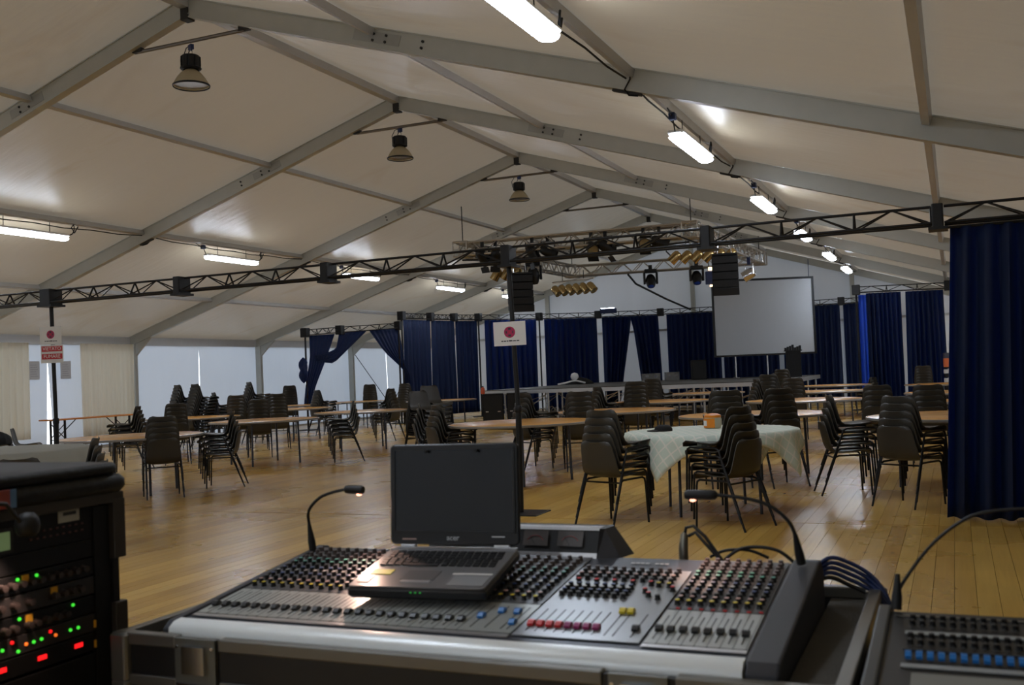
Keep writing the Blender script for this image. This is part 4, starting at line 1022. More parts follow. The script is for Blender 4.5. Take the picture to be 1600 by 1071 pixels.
for x0, x1 in ((6.405, 6.428), (7.785, 7.85)):
    w_ = x1-x0 > 0.04
    prof_x([(1.915, 0.70), (1.915, 0.775), (1.94, 0.793), (2.57, pz(2.57)+0.006), (2.60, pz(2.6)+(0.002 if w_ else -0.003)), (2.63, 0.835), (2.64, 0.70)], x0, x1).build('end_cheek', M_cheek, mx_, off=MO, bevel=0.006)
prof_x([(1.955, 0.752), (1.925, 0.752), (1.910, 0.762), (1.912, 0.780), (1.930, 0.792), (1.955, 0.795)], 6.430, 7.783).build('armrest', mat('armrest_silver', (236, 240, 238), 0.32, 0.1, var=0.03), mx_, off=MO, smooth=50)
def slab(name, x0, x1, y0, y1, m, h=0.002):
    return MB().add([(x0, y0, pz(y0)), (x1, y0, pz(y0)), (x1, y1, pz(y1)), (x0, y1, pz(y1)), (x0, y0, pz(y0)+h), (x1, y0, pz(y0)+h), (x1, y1, pz(y1)+h), (x0, y1, pz(y1)+h)],
                    [(3, 2, 1, 0), (4, 5, 6, 7), (0, 1, 5, 4), (1, 2, 6, 5), (2, 3, 7, 6), (3, 0, 4, 7)]).build(name, m, mx_, off=MO)
CH = [6.452+0.0296*i for i in range(24)]; CR = [7.582+0.0257*i for i in range(8)]
slab('fader_panel', 6.436, 7.275, 2.005, 2.185, M_strip); slab('knob_panel', 6.436, 7.275, 2.188, 2.555, M_knobstrip)
slab('fader_panel', 7.568, 7.778, 2.005, 2.20, M_strip); slab('knob_panel', 7.568, 7.778, 2.205, 2.565, M_knobstrip)
slab('master_panel', 7.280, 7.560, 2.000, 2.47, M_master); slab('label_strip', 6.436, 7.275, 1.985, 2.000, M_silver); slab('label_strip', 7.568, 7.778, 1.985, 2.000, M_silver)
slot = MB().box(-0.0012, 0.0012, -0.068, 0.068, 0.0, 0.0026, PX).mesh('fader_slot', M_black)
sep = MB().box(-0.0005, 0.0005, -0.27, 0.27, 0.0, 0.0024, PX).mesh('channel_line', M_black)
def at(o, x, y, z=0): o.location = (x-MO[0], y-MO[1], pz(y)+z-MO[2])
def cap_mesh(m, w_=0.0135, d_=0.022, h_=0.013):
    b = MB().box(-w_/2, w_/2, -d_/2, d_/2, 0.003, h_*0.62)
    b.add([(-w_/2, -d_/2, h_*0.62), (w_/2, -d_/2, h_*0.62), (w_/2, d_/2, h_*0.62), (-w_/2, d_/2, h_*0.62), (-w_/2, -d_*0.16, h_), (w_/2, -d_*0.16, h_), (w_/2, d_*0.16, h_), (-w_/2, d_*0.16, h_)], [(0, 1, 5, 4), (4, 5, 6, 7), (7, 6, 2, 3), (0, 4, 7, 3), (1, 2, 6, 5)])
    b.v = [tuple(PX @ Vector(v)) for v in b.v]
    return b.mesh('fader_cap', m)
CAP = {k: cap_mesh(KM[k]) for k in ('black', 'red', 'sky', 'yellow', 'magenta')}
def fader(x, y, colr):
    at(link('fader_slot', slot, mx_), x, 2.095); at(link('fader_cap', CAP[colr], mx_), x, y)
for i, x in enumerate(CH):
    fader(x, 2.058+0.003*random.random(), 'black')
    at(link('channel_line', sep, mx_), x+0.0148, 2.27)
for k, (x, y) in enumerate(((7.170, 2.088), (7.205, 2.125), (7.243, 2.125), (7.258, 2.060))): fader(x, y, 'sky')
for i in range(8): fader(7.302+0.0212*i, 2.062, 'red' if i < 4 else 'magenta')
for i in range(2): fader(7.478+0.0185*i, 2.165, 'yellow')
fader(7.535, 2.068, 'black')
for i, x in enumerate(CR):
    fader(x, 2.075+0.004*random.random(), 'black'); at(link('channel_line', sep, mx_), x+0.0128, 2.27)
def knob_mesh(k, r=0.0062, h=0.0135):
    b = MB(); n = 10
    b.lathe([(r*1.25, 0.002), (r, 0.005), (r*0.92, h)], n, cap=False); nb = len(b.f)
    b.add([(r*0.92*math.cos(2*math.pi*i/n), r*0.92*math.sin(2*math.pi*i/n), h) for i in range(n)]+[(0, 0, h+0.001)], [(i, (i+1) % n, n) for i in range(n)])
    b.v = [tuple(PX @ Vector(v)) for v in b.v]
    me = b.mesh('rotary_knob', M_knob); me.materials.append(KM[k])
    for p in me.polygons[nb:]: p.material_index = 1
    return me
KN = {k: knob_mesh(k) for k in KC}; KBIG = {k: knob_mesh(k, 0.0085, 0.017) for k in ('black', 'red', 'yellow')}
ROWS = ['yellow', 'pink', 'black', 'blue', 'grey', 'blue', 'black', 'green', 'green', 'grey', 'pink', 'grey', 'red']
spots = []
for r_, cname in enumerate(ROWS):
    for x in CH:
        y = 2.212+0.0262*r_
        if 6.74 < x < 7.14 and 2.10 < y: 
            if y > 2.20 and x < 7.10: continue       # the laptop lies on this part of the board
        spots.append((x+0.002*(r_ % 2), y, cname, 0))
    for x in (7.163, 7.193, 7.222, 7.252): spots.append((x+0.002*(r_ % 2), 2.212+0.0262*r_, cname, 0))
    for x in CR: spots.append((x+0.002*(r_ % 2), 2.235+0.0258*r_, cname if cname != 'blue' else 'blue', 1))
for i in range(8):
    for r_, cn in ((0, 'black'), (1, 'blue'), (2, 'grey'), (3, 'blue')): spots.append((7.300+0.0215*i, 2.255+0.022*r_, cn, 1))
for i in range(11):
    for r_, cn in ((0, 'black'), (1, 'pink'), (2, 'black'), (3, 'grey')): spots.append((7.300+0.0232*i, 2.375+0.026*r_, cn, 1))
for i in range(5): spots.append((7.31+0.045*i, 2.352, 'red', 1))
spots += [(7.49, 2.30, 'red', 1), (7.51, 2.345, 'yellow', 1), (7.535, 2.345, 'yellow', 1), (7.55, 2.32, 'red', 1), (7.505, 2.275, 'red', 1), (7.53, 2.26, 'black', 1)]
spots.sort(key=lambda q: q[1])
extra = MB(); extra_n = 0
for i, (x, y, cn, big) in enumerate(spots):
    if i < 290: at(link('rotary_knob', KN[cn], mx_), x, y)
    else:
        M = Matrix.Translation((x, y, pz(y)+0.0)) @ PX; extra.lathe([(0.0078, 0.002), (0.0062, 0.005), (0.0057, 0.0135), (0.0, 0.0142)], 8, M=M, cap=False)
o = extra.build('rear_knob_rows', mat('knob_worn', (70, 60, 58), 0.4, var=0.5, vscale=90), mx_, off=MO, smooth=30); o['kind'] = 'stuff'
# red mute lamps along the right strip, maker's lettering (too small to read) on the top bar
for i, x in enumerate(CR): MB().box(-0.004, 0.004, -0.003, 0.003, 0.002, 0.004, PX).build('mute_button', KM['red'], mx_).location = (x+0.008-MO[0], 2.208-MO[1], pz(2.208)-MO[2])
for i in range(8):
    if i == 4: continue
    MB().box(-0.005, 0.005, -0.004, 0.004, 0.0005, 0.001, PX).build('maker_mark', M_paper, mx_).location = (7.395+0.0125*i-MO[0], 2.525-MO[1], pz(2.525)-MO[2])
# meter bridge at the back
BR = [(2.565, 0.856), (2.60, 0.924), (2.70, 0.922), (2.72, 0.845)]
prof_x(BR, 6.78, 7.285).build('meter_bridge', M_black, mx_, off=MO)
prof_x([(2.556, 0.855), (2.562, 0.868), (2.568, 0.866), (2.566, 0.855)], 6.78, 7.285).build('bridge_trim', M_silver, mx_, off=MO); prof_x([(2.596, 0.922), (2.600, 0.929), (2.640, 0.928), (2.64, 0.922)], 6.78, 7.285).build('bridge_trim', M_silver, mx_, off=MO)
MB().add([(7.285, 2.555, 0.855), (7.345, 2.575, 0.855), (7.285, 2.592, 0.928), (7.295, 2.605, 0.926), (7.285, 2.72, 0.845), (7.345, 2.70, 0.845), (7.285, 2.70, 0.924), (7.295, 2.69, 0.922)],
         [(0, 1, 3, 2), (2, 3, 7, 6), (1, 5, 7, 3), (4, 6, 7, 5), (0, 2, 6, 4), (0, 4, 5, 1)]).build('bridge_end', M_cheek, mx_, off=MO)
for q, x in enumerate((6.86, 7.00, 7.105, 7.205)):
    A_ = Vector((x, 2.5725, 0.878)); U_ = Vector((0, 0.030, 0.0635)).normalized()
    f = lambda a, b, e: tuple(A_+Vector((a, 0, 0))+U_*b+Vector((0, -e, e*0.4)))
    wv = 0.036
    v_ = MB().add([f(-wv, 0.004, 0.002), f(wv, 0.004, 0.002), f(wv, 0.046, 0.002), f(-wv, 0.046, 0.002)], [(0, 1, 2, 3)]).build('meter_window', mat('meter_face', (92, 88, 86), 0.25, var=0.08), mx_, off=MO)
    pts = [f(0.026*math.cos(R(a)), 0.006+0.026*math.sin(R(a)), 0.0035) for a in range(30, 151, 12)]
    MB().path(pts, 0.0009, 4).build('scale_arc', mat('meter_arc', (150, 60, 60), 0.5), v_, off=MO)
    MB().tube(f(0, 0.006, 0.004), f(-0.016, 0.030, 0.004), 0.0007, 4).build('needle', M_black, v_, off=MO)
# gooseneck lamps
def goose(label, pts, head_len, head_dir, lit, r=0.0045, base_h=0.05):
    t = thing('gooseneck_lamp', label, 'lamp', pts[0])
    P = [Vector(p)-Vector(pts[0]) for p in pts]
    sm = []
    for i in range(len(P)-1):
        p0, p1, p2, p3 = P[max(i-1, 0)], P[i], P[i+1], P[min(i+2, len(P)-1)]
        for k in range(6):
            s = k/6; sm.append(0.5*((2*p1)+(p2-p0)*s+(2*p0-5*p1+4*p2-p3)*s*s+(3*p1-p0-3*p2+p3)*s**3))
    sm.append(P[-1])
    MB().path(sm, r, 8).build('neck', M_rubber, t, smooth=60)
    d0 = (P[1]-P[0]).normalized()
    MB().path([P[0], P[0]+d0*base_h*0.5, P[0]+d0*base_h, P[0]+d0*base_h*1.5], [0.011, 0.011, 0.008, 0.005], 10).build('plug', M_rubber, t, smooth=60)
    hd = Vector(head_dir).normalized(); e = P[-1]
    MB().path([e-hd*0.005, e, e+hd*head_len*0.15, e+hd*head_len*0.9, e+hd*head_len], [0.006, 0.011, 0.0125, 0.0125, 0.010], 12).build('head', M_rubber, t, smooth=40)
    if lit:
        MB().lathe([(0, 0), (0.007, 0), (0.008, -0.004), (0.0, -0.007)], 10, c=tuple(e+hd*head_len*0.75+Vector((0, 0, -0.011))), cap=False).build('bulb', mat('lamp_bulb', (255, 190, 160), 0.4, emit=(255, 170, 140), estr=4.0), t, smooth=50)
        l = bpy.data.lights.new('lamp_glow', 'SPOT'); l.energy = lit[0]; l.color = (1.0, 0.62, 0.48); l.spot_size = R(lit[1]); l.spot_blend = 0.6; l.shadow_soft_size = 0.01
        lo = bpy.data.objects.new('lamp_glow', l); col.objects.link(lo); lo.parent = t
        lo.location = e+hd*head_len*0.75+Vector((0, 0, -0.022)); lo.rotation_euler = Vector(lit[2]).to_track_quat('-Z', 'Y').to_euler()
    return t
goose('gooseneck lamp with glowing head at the left end of the console', [(6.424, 2.52, pz(2.52)+0.006), (6.418, 2.515, 0.93), (6.425, 2.505, 0.975), (6.465, 2.50, 1.012), (6.515, 2.495, 1.030), (6.565, 2.49, 1.040)], 0.058, (1, -0.05, -0.02), (6.5, 100, (0.50, -0.55, -0.70)))
goose('gooseneck lamp with dark head at the right end of the console', [(7.812, 2.53, pz(2.53)+0.012), (7.803, 2.515, 0.935), (7.785, 2.51, 0.975), (7.745, 2.505, 1.008), (7.69, 2.50, 1.025), (7.62, 2.495, 1.033)], 0.075, (-1, 0, 0.0), (3.6, 92, (0.22, -0.02, -0.9)))
# flight case under the console
FO = (7.13, 2.29, 0)
fc = thing('console_case', 'black flight case with aluminium edges holding the large console', 'case', FO)
X0, X1, Y0, Y1, ZT = 6.30, 7.97, 1.885, 2.755, 0.765
for nm, b in (('front_panel', (X0, X1, Y0, Y0+0.02, 0.655, ZT)), ('rear_panel', (X0, X1, Y1-0.02, Y1, 0.655, ZT)), ('side_panel', (X0, X0+0.02, Y0, Y1, 0.655, ZT)), ('side_panel', (X1-0.02, X1, Y0, Y1, 0.655, ZT)), ('tray_floor', (X0, X1, Y0, Y1, 0.640, 0.665)), ('lower_body', (X0+0.01, X1-0.01, Y0+0.01, Y1-0.01, 0.10, 0.640))):
    MB().box(*b).build(nm, M_flight, fc, off=FO)
for a, b in ((7.853, X1-0.02), (X0+0.02, 6.402)):
    MB().box(a, b, Y0+0.02, Y1-0.02, 0.665, 0.742).build('foam_filler', mat('grey_foam', (66, 63, 56), 0.9, var=0.15, vscale=40, bump=0.3, bscale=200), fc, off=FO)
def rim(x0, x1, y0, y1, z0, z1): MB().box(x0, x1, y0, y1, z0, z1).build('edge_extrusion', M_extr, fc, off=FO, bevel=0.003)
for z0, z1 in ((ZT-0.022, ZT+0.006), (0.648, 0.674), (0.598, 0.622), (0.10, 0.13)):
    for a, b in ([(X0+0.03, 6.475), (6.60, 7.52), (7.665, X1-0.03)] if z1 > 0.62 and z0 > 0.64 else [(X0, X1)]): rim(a, b, Y0-0.006, Y0+0.022, z0, z1)
    rim(X0, X1, Y1-0.022, Y1+0.006, z0, z1); rim(X0-0.006, X0+0.022, Y0, Y1, z0, z1); rim(X1-0.022, X1+0.006, Y0, Y1, z0, z1)
for x in (X0+0.01, X1-0.01):
    for y in (Y0+0.008, Y1-0.008):
        for z in (0.71, 0.62): MB().rbox(x-0.028, x+0.028, y-0.024, y+0.024, z-0.055 if z > 0.7 else z-0.05, z+0.060 if z > 0.7 else z+0.04, 0.012).build('corner_bracket', M_extr, fc, off=FO)
for x in (6.5375, 7.5925):
    la = MB().box(x-0.058, x+0.058, Y0-0.010, Y0+0.004, 0.645, ZT+0.004).build('butterfly_latch', mat('latch_steel', (120, 122, 118), 0.35, 0.8, var=0.12, vscale=40), fc, off=FO)
    MB().box(x-0.032, x+0.032, Y0-0.020, Y0-0.009, 0.690, ZT-0.012).build('latch_wing', M_chrome, la, off=FO)
    MB().box(x-0.048, x+0.048, Y0-0.015, Y0-0.009, 0.660, 0.668).build('latch_lip', M_chrome, la, off=FO)
    for sx in (-0.05, 0.05):
        for z in (0.665, 0.75): MB().tube((x+sx, Y0-0.014, z), (x+sx, Y0-0.009, z), 0.004, 8).build('rivet', M_chrome, la, off=FO)
for x in (X0+0.15, X1-0.15):
    for y in (Y0+0.15, Y1-0.15): MB().lathe([(0.05, -0.02), (0.05, 0.02)], 14, c=(x, y, 0.05), M=Matrix.Rotation(R(90), 4, 'Y')).build('castor', M_rubber, fc, off=FO, smooth=40); MB().box(x-0.03, x+0.03, y-0.03, y+0.03, 0.05, 0.10).build('castor_bracket', M_extr, fc, off=FO)

# ================================================================== LAPTOP
lp = thing('laptop', 'open black laptop lying on top of the mixing console', 'laptop', (6.955, 2.395, 0.905), R(5.5))
BT = Matrix.Rotation(R(9.5), 4, 'X')                # the base slopes down towards the front
b_ = MB().rbox(-0.178, 0.178, -0.285, 0.0, -0.032, -0.004, 0.014, BT).build('base', mat('laptop_plastic', (24, 24, 26), 0.35, var=0.1), lp, smooth=40)
deck = MB().rbox(-0.174, 0.174, -0.281, -0.004, -0.004, -0.001, 0.012, BT).build('palm_rest', mat('laptop_deck', (122, 120, 120), 0.3, 0.3, var=0.06, vscale=30), lp)
MB().box(-0.172, 0.172, -0.026, -0.008, -0.001, 0.002, BT).build('hinge_bar', M_silver, lp)
key = MB().box(-0.0076, 0.0076, -0.0064, 0.0064, -0.001, 0.0022, BT).mesh('key', mat('key_black', (22, 22, 23), 0.5, var=0.08))
for r_ in range(6):
    for c_ in range(15):
        if r_ == 5 and 3 < c_ < 8: continue
        p = BT @ Vector((-0.148+0.0207*c_+0.002*(r_ % 3), -0.046-0.0178*r_, 0)); link('key', key, lp, loc=p)
MB().box(-0.148+0.0207*3.6, -0.148+0.0207*7.4, -0.144, -0.128, -0.001, 0.0022, BT).build('space_bar', mat('key_black', (22, 22, 23), 0.5), lp)
MB().box(-0.055, 0.030, -0.235, -0.175, -0.001, 0.0002, BT).build('touchpad', mat('touchpad', (108, 106, 106), 0.3, 0.3, var=0.05), lp)
MB().box(-0.050, 0.026, -0.252, -0.238, -0.001, 0.0006, BT).build('touchpad_buttons', M_silver, lp)
MB().box(-0.150, -0.095, -0.205, -0.172, -0.001, 0.0004, BT).build('yellow_sticker', mat('sticker_yellow', (206, 198, 44), 0.5, var=0.03), lp)
MB().box(-0.160, -0.130, -0.258, -0.218, -0.001, 0.0004, BT).build('small_sticker', mat('sticker_pink', (200, 170, 160), 0.4, var=0.1), lp)
MB().box(0.075, 0.165, -0.266, -0.205, -0.001, 0.0004, BT).build('white_sticker', mat('sticker_grey', (142, 142, 142), 0.4, var=0.06), lp); MB().box(0.065, 0.165, -0.195, -0.187, -0.001, 0.0004, BT).build('white_sticker', M_paper, lp)
LT = Matrix.Translation((0, -0.006, 0.006)) @ Matrix.Rotation(R(-4), 4, 'X')
lid = MB().rbox(-0.180, 0.180, -0.262, 0.0, -0.006, 0.006, 0.014, LT @ Matrix.Rotation(R(-90), 4, 'X')).build('lid', mat('laptop_bezel', (26, 26, 27), 0.4, var=0.08), lp, smooth=40)
MB().box(-0.164, 0.164, -0.0075, -0.006, 0.036, 0.246, LT).build('screen', mat('lcd_off', (12, 13, 13), 0.22, var=0.02), lp)
for a in ((-0.170, 0.170, 0.246, 0.251), (-0.170, 0.170, 0.031, 0.036), (-0.170, -0.164, 0.031, 0.251), (0.164, 0.170, 0.031, 0.251)): MB().box(a[0], a[1], -0.010, -0.006, a[2], a[3], LT).build('bezel_lip', mat('laptop_bezel', (26, 26, 27)), lp)
lo_ = link('maker_lettering', text_mesh('acer', 0.020, M_silver, 0.0004), lp); lo_.matrix_local = LT @ Matrix.Translation((-0.002, -0.0068, 0.018)) @ Matrix.Rotation(R(90), 4, 'X')
MB().box(-0.145, -0.105, -0.0068, -0.006, 0.012, 0.016, LT).build('bezel_label', mat('label_copper', (190, 160, 150), 0.4), lp); MB().box(0.105, 0.140, -0.0068, -0.006, 0.020, 0.023, LT).build('bezel_label', M_silver, lp)
for x in (-0.07, 0.07): MB().tube((x, 0, 0.249), (x, -0.012, 0.249), 0.004, 8).build('rubber_stop', M_rubber, lp)
for x in (-0.13, 0.13): MB().tube((x-0.02, -0.003, 0.002), (x+0.02, -0.003, 0.002), 0.008, 10).build('hinge', M_silver, lp, smooth=50)
for k in range(3): MB().box(-0.01+0.012*k, -0.006+0.012*k, -0.2868, -0.285, -0.014, -0.011, BT).build('status_light', mat('green_led', (60, 220, 80), 0.4, emit=(60, 230, 90), estr=0.8 if k == 2 else 0.2), lp)

# ================================================================== CABLES BEHIND THE CONSOLE
x_ = thing('audio_plug', 'silver plug standing at the back of the console with black leads', 'plug', (7.492, 2.66, 0.80))
MB().path([(0, 0, 0.0), (0.0, 0, 0.07), (0.004, 0, 0.105), (0.006, 0, 0.112)], [0.0125, 0.0125, 0.010, 0.006], 12).build('shell', mat('plug_nickel', (150, 146, 132), 0.3, 0.85, var=0.08), x_, smooth=50)
MB().path([(0.006, 0, 0.108), (0.010, 0, 0.125), (0.030, 0, 0.130), (0.062, -0.01, 0.105), (0.10, -0.02, 0.055), (0.13, -0.02, 0.02)], 0.0045, 7).build('lead', M_rubber, x_, smooth=60)
MB().path([(0.010, 0.02, 0.10), (0.030, 0.02, 0.11), (0.055, 0.0, 0.09), (0.09, -0.01, 0.055), (0.11, -0.02, 0.02)], 0.0045, 7).build('lead', M_rubber, x_, smooth=60)
def cable(label, pts, r, m):
    P = [Vector(p) for p in pts]; sm = []
    for i in range(len(P)-1):
        p0, p1, p2, p3 = P[max(i-1, 0)], P[i], P[i+1], P[min(i+2, len(P)-1)]
        for k in range(6):
            s = k/6; sm.append(0.5*((2*p1)+(p2-p0)*s+(2*p0-5*p1+4*p2-p3)*s*s+(3*p1-p0-3*p2+p3)*s**3))
    sm.append(P[-1]); b = MB().path(sm, r, 8); o = b.build('cable', m, None, smooth=60, off=pts[-1]); o.location = pts[-1]
    return tag(o, label, 'cable', 'cables behind the console')
cable('black cable arching along the back edge of the console', [(7.60, 2.66, 0.845), (7.64, 2.665, 0.872), (7.69, 2.67, 0.878), (7.74, 2.67, 0.868), (7.78, 2.67, 0.835)], 0.0045, M_rubber)
cable('low black cable lying along the back edge of the console', [(7.56, 2.67, 0.848), (7.60, 2.672, 0.866), (7.66, 2.675, 0.868), (7.71, 2.675, 0.850)], 0.004, M_rubber)
CBL = ['uppermost of the dark blue cables leaving the console at right', 'second dark blue cable leaving the console at right', 'third dark blue cable leaving the console at right', 'fourth dark blue cable leaving the console at right', 'lowest of the dark blue cables leaving the console at right']
for k in range(5):
    e = 0.012*k
    cable(CBL[k], [(7.80, 2.69+e*0.3, 0.80-e*0.5), (7.85, 2.72, 0.845-e), (7.90, 2.73, 0.835-e*1.2), (7.955, 2.735-e*0.2, 0.800-e), (7.992, 2.72-e*0.6, 0.745-e*0.6), (8.004, 2.70-e, 0.66), (8.006, 2.69-e, 0.40+0.02*k), (8.01, 2.68-e, 0.02)], 0.0055, M_blue if k < 4 else M_rubber)

# ================================================================== SMALL CONSOLE AT RIGHT
SO = (8.36, 2.03, 0.70)
sm_ = thing('small_console', 'small dark mixing desk with blue faders at the lower right', 'mixer', SO)
def sz(y): return 0.790+0.05*(y-2.0)
prof_x([(1.66, 0.705), (1.66, sz(1.66)-0.002), (2.35, sz(2.35)-0.002), (2.37, 0.79), (2.37, 0.705)], 8.02, 8.72).build('chassis', mat('desk_grey', (36, 36, 35), 0.45, var=0.06), sm_, off=SO)
for x0, x1 in ((7.995, 8.022), (8.718, 8.745)):
    prof_x([(1.62, 0.70), (1.62, sz(1.62)+0.006), (2.365, sz(2.365)+0.008), (2.395, 0.79), (2.395, 0.70)], x0, x1).build('end_cheek', mat('desk_cheek', (62, 63, 60), 0.45, 0.2, var=0.06), sm_, off=SO, bevel=0.005)
PS = Matrix.Rotation(math.atan(0.05), 4, 'X')
def sslab(nm, x0, x1, y0, y1, m): MB().add([(x0, y0, sz(y0)), (x1, y0, sz(y0)), (x1, y1, sz(y1)), (x0, y1, sz(y1)), (x0, y0, sz(y0)+.002), (x1, y0, sz(y0)+.002), (x1, y1, sz(y1)+.002), (x0, y1, sz(y1)+.002)], [(3, 2, 1, 0), (4, 5, 6, 7), (0, 1, 5, 4), (1, 2, 6, 5), (2, 3, 7, 6), (3, 0, 4, 7)]).build(nm, m, sm_, off=SO)
M_tape = mat('label_tape', (150, 154, 154), 0.5, var=0.06)
sslab('label_tape', 8.055, 8.70, 2.185, 2.205, M_tape); sslab('label_tape', 8.055, 8.70, 2.085, 2.093, M_cheek); sslab('label_tape', 8.055, 8.70, 1.985, 2.005, M_tape); sslab('paper_strip', 8.075, 8.70, 1.86, 1.955, mat('worn_paper', (128, 128, 122), 0.6, var=0.06)); sslab('top_trim', 8.03, 8.71, 2.305, 2.312, M_extr)
sk = {k: knob_mesh(k, 0.0058, 0.012) for k in ('black', 'sky')}
scap = cap_mesh(KM['sky'], 0.011, 0.026, 0.014)
for i in range(33):
    x = 8.067+0.0190*i
    if x > 8.69 or i == 11: continue
    for y in (2.285, 2.245, 2.160, 2.118): link('rotary_knob', sk['black'], sm_, loc=(x-SO[0], y-SO[1], sz(y)-SO[2]))
    link('fader_cap', scap, sm_, loc=(x-SO[0], 2.040-SO[1], sz(2.04)-SO[2]))
goose('thin gooseneck lamp on the small desk at lower right', [(8.032, 2.345, sz(2.345)+0.003), (8.034, 2.35, 0.84), (8.06, 2.36, 0.885), (8.11, 2.36, 0.95), (8.17, 2.36, 1.0), (8.22, 2.36, 1.02), (8.30, 2.36, 1.028)], 0.08, (1, 0, -0.02), None, r=0.0035)
so = thing('storage_case', 'black equipment case under the small desk', 'case', (8.40, 2.04, 0))
MB().box(-0.42, 0.42, -0.46, 0.42, 0.02, 0.70).build('body', M_flight, so)
for z in (0.66, 0.02):
    MB().box(-0.426, 0.426, -0.466, 0.426, z, z+0.03).build('edge_extrusion', M_extr, so)

# ================================================================== EQUIPMENT RACK AT LEFT
M_rackedge = mat('rack_edge', (74, 70, 66), 0.45, 0.5, var=0.1)
RX = 6.185; RO = (5.90, 1.72, 0)
rk = thing('equipment_rack', 'black equipment rack full of audio units at the left edge', 'rack', RO)
MB().box(5.60, RX-0.30, 1.44, 2.00, 0.08, 1.09).build('rear_body', M_flight, rk, off=RO)
for y in (1.44, 1.985): MB().box(5.60, RX+0.012, y-0.008, y+0.012, 0.08, 1.09).build('side_panel', M_flight, rk, off=RO)
MB().box(5.60, RX+0.012, 1.44, 2.00, 1.078, 1.09).build('top_panel', M_flight, rk, off=RO); MB().box(5.60, RX+0.012, 1.44, 2.00, 0.06, 0.09).build('bottom_panel', M_flight, rk, off=RO)
MB().box(RX, RX+0.02, 1.43, 2.012, 1.066, 1.092).build('edge_extrusion', M_rackedge, rk, off=RO, bevel=0.003)
for (a, b) in ((0.925, 1.075), (0.06, 0.815)): MB().box(RX-0.01, RX+0.022, 1.975, 2.014, a, b).build('edge_extrusion', M_rackedge, rk, off=RO, bevel=0.003)
MB().box(RX-0.012, RX+0.004, 1.925, 1.975, 0.10, 1.06).build('rack_rail', M_black, rk, off=RO)
U = 0.0445
def unit(z0, n, m, nm='rack_unit'):
    return MB().box(5.92, RX, 1.462, 1.945, z0+0.001, z0+n*U-0.001).build(nm, m, rk, off=RO, bevel=0.0015)
M_u1 = mat('unit_black', (15, 15, 16), 0.45, 0.2, var=0.15, vscale=30); M_u2 = mat('unit_grey', (52, 50, 50), 0.4, 0.3, var=0.1, vscale=30)
u_amp = unit(0.983, 1.88, M_u1); u_lcd = unit(0.939, 1.0, M_u1); u_a = unit(0.893, 1.0, M_u1); u_b = unit(0.847, 1.0, M_u2); u_c = unit(0.800, 1.0, M_u1); u_d = unit(0.755, 1.0, M_u2); u_e = unit(0.7085, 1.0, M_u1); u_f = unit(0.48, 5.0, M_u1); u_g = unit(0.12, 8.0, M_u1)
def face(nm, par, y0, y1, z0, z1, m, e=0.003): return MB().box(RX-0.001, RX+e, y0, y1, z0, z1).build(nm, m, par, off=RO)
face('maker_plate', u_amp, 1.819, 1.882, 1.036, 1.066, mat('plate_grey', (168, 168, 160), 0.5, var=0.05)); face('plate_mark', u_amp, 1.832, 1.872, 1.052, 1.060, M_ink, 0.0035)
face('display', u_amp, 1.56, 1.681, 0.998, 1.039, mat('lcd_green', (150, 172, 140), 0.3, emit=(120, 150, 100), estr=0.25, var=0.03)); face('display_frame', u_amp, 1.55, 1.690, 0.990, 1.047, M_u2, 0.002)
for r_ in range(2):
    for c_ in range(9): face('button', u_amp, 1.735+0.019*c_, 1.742+0.019*c_, 1.008+0.016*r_, 1.012+0.016*r_, mat('button_dim', (92, 60, 60), 0.5), 0.003)
LEDM = {'g': mat('led_green', (60, 230, 60), 0.4, emit=(70, 235, 60), estr=1.2), 'o': mat('led_orange', (255, 120, 40), 0.4, emit=(255, 120, 40), estr=1.1), 'r': mat('led_red', (255, 30, 30), 0.4, emit=(255, 26, 30), estr=1.6)}
M_yel = mat('tag_yellow', (226, 166, 40), 0.6, var=0.08)
kn_r = MB().lathe([(0.0095, 0.0), (0.0085, 0.004), (0.0080, 0.016), (0.0, 0.017)], 12, M=Matrix.Rotation(R(90), 4, 'Y'), cap=False).mesh('unit_knob', mat('unit_knob', (66, 58, 56), 0.3, 0.3, var=0.1), 40)
for par, zc, ys in ((u_a, 0.915, [1.50+0.026*k for k in range(16)]), (u_b, 0.869, [1.49, 1.53, 1.57, 1.61, 1.65, 1.687, 1.729, 1.799, 1.825, 1.852, 1.876]), (u_c, 0.818, [1.50, 1.54, 1.58, 1.62, 1.66, 1.684, 1.724, 1.745, 1.775, 1.806, 1.831])):
    for y in ys: link('unit_knob', kn_r, par, loc=(RX-RO[0], y-RO[1], zc-RO[2]))
for par, y, z in ((u_a, 1.72, 0.924), (u_b, 1.801, 0.880), (u_c, 1.728, 0.832), (u_d, 1.929, 0.773), (u_e, 1.929, 0.724)): face('yellow_tag', par, y-0.009, y+0.009, z-0.009, z+0.009, M_yel, 0.0035)
for par, y, z, c_ in ((u_a, 1.753, 0.926, 'g'), (u_a, 1.700, 0.926, 'g'), (u_c, 1.857, 0.834, 'g'), (u_c, 1.702, 0.836, 'g'), (u_c, 1.640, 0.836, 'g'), (u_d, 1.847, 0.776, 'g'), (u_d, 1.871, 0.776, 'g'), (u_d, 1.762, 0.776, 'g'), (u_d, 1.740, 0.775, 'g'), (u_d, 1.655, 0.777, 'g'), (u_d, 1.630, 0.777, 'g'), (u_d, 1.697, 0.764, 'g'), (u_d, 1.803, 0.775, 'o'), (u_d, 1.719, 0.775, 'o'), (u_d, 1.681, 0.788, 'r'), (u_d, 1.788, 0.787, 'r')):
    MB().lathe([(0.0042, 0), (0.0036, 0.003), (0, 0.004)], 8, c=(RX, y, z), M=Matrix.Rotation(R(90), 4, 'Y'), cap=False).build('indicator_light', LEDM[c_], par, off=RO, smooth=50)
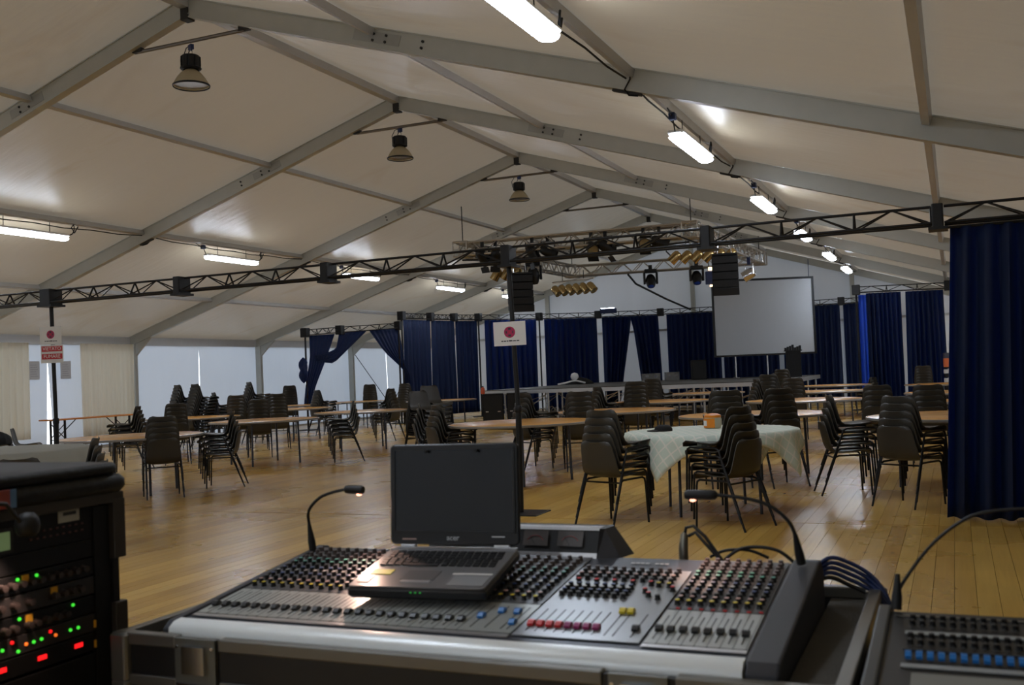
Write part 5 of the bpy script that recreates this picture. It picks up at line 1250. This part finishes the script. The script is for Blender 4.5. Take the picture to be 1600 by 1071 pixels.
for y in (1.871, 1.763, 1.652): face('red_display', u_e, y-0.012, y+0.012, 0.728, 0.738, LEDM['r'], 0.002)
cv = thing('rack_cover', 'black padded cover lying on top of the equipment rack', 'cover', (5.90, 1.72, 1.092))
def cvf(u, v):
    x = lerp(-0.33, 0.325, u); y = lerp(-0.33, 0.305, v); e = min(u, 1-u, v, 1-v); z = 0.066*min(1, (e*14))**0.4+0.006*math.sin(9*x+5*y)*(1 if e > 0.02 else 0)
    return (x, y, z)
o = MB().rbox(-0.318, 0.313, -0.318, 0.293, 0.046, 0.074, 0.05).build('padded_top', mat('padded_vinyl', (12, 12, 13), 0.6, var=0.15, vscale=14, bump=0.2, bscale=30), cv, smooth=60)
MB().rbox(-0.325, 0.320, -0.325, 0.300, 0.0, 0.045, 0.03).build('padded_side', mat('padded_vinyl', (20, 20, 22)), cv, smooth=50)
MB().box(0.321, 0.326, -0.15, -0.055, 0.004, 0.045).build('printed_tag', mat('tag_print', (150, 70, 60), 0.5, var=0.3, vscale=30), cv); MB().box(0.321, 0.327, -0.068, -0.052, 0.004, 0.045).build('printed_tag', mat('tag_blue', (96, 130, 170), 0.5, var=0.1), cv)
bl = thing('ball_lamp', 'round black lamp head hanging before the rack at the left edge', 'lamp', (6.245, 1.40, 1.092))
BC = Vector((0.02, 0.262, -0.035))
MB().lathe([(0.0, 0.030), (0.014, 0.027), (0.024, 0.016), (0.027, 0.0), (0.024, -0.014), (0.018, -0.022), (0.0, -0.022)], 16, c=BC, cap=False).build('head', M_rubber, bl, smooth=60)
MB().path([(-0.02, 0, 0.0), (-0.005, 0.0, 0.03), (0.02, 0.08, 0.045), (0.03, 0.20, 0.02), tuple(BC+Vector((0.004, -0.02, 0.01)))], 0.005, 8).build('neck', M_rubber, bl, smooth=60)
l = bpy.data.lights.new('lamp_glow', 'SPOT'); l.energy = 5.0; l.color = (1.0, 0.66, 0.52); l.spot_size = R(100); l.spot_blend = 0.6; l.shadow_soft_size = 0.015
lo = bpy.data.objects.new('lamp_glow', l); col.objects.link(lo); lo.parent = bl; lo.location = BC+Vector((0.012, -0.004, -0.030)); lo.rotation_euler = Vector((-0.25, -0.35, -0.8)).to_track_quat('-Z', 'Y').to_euler()
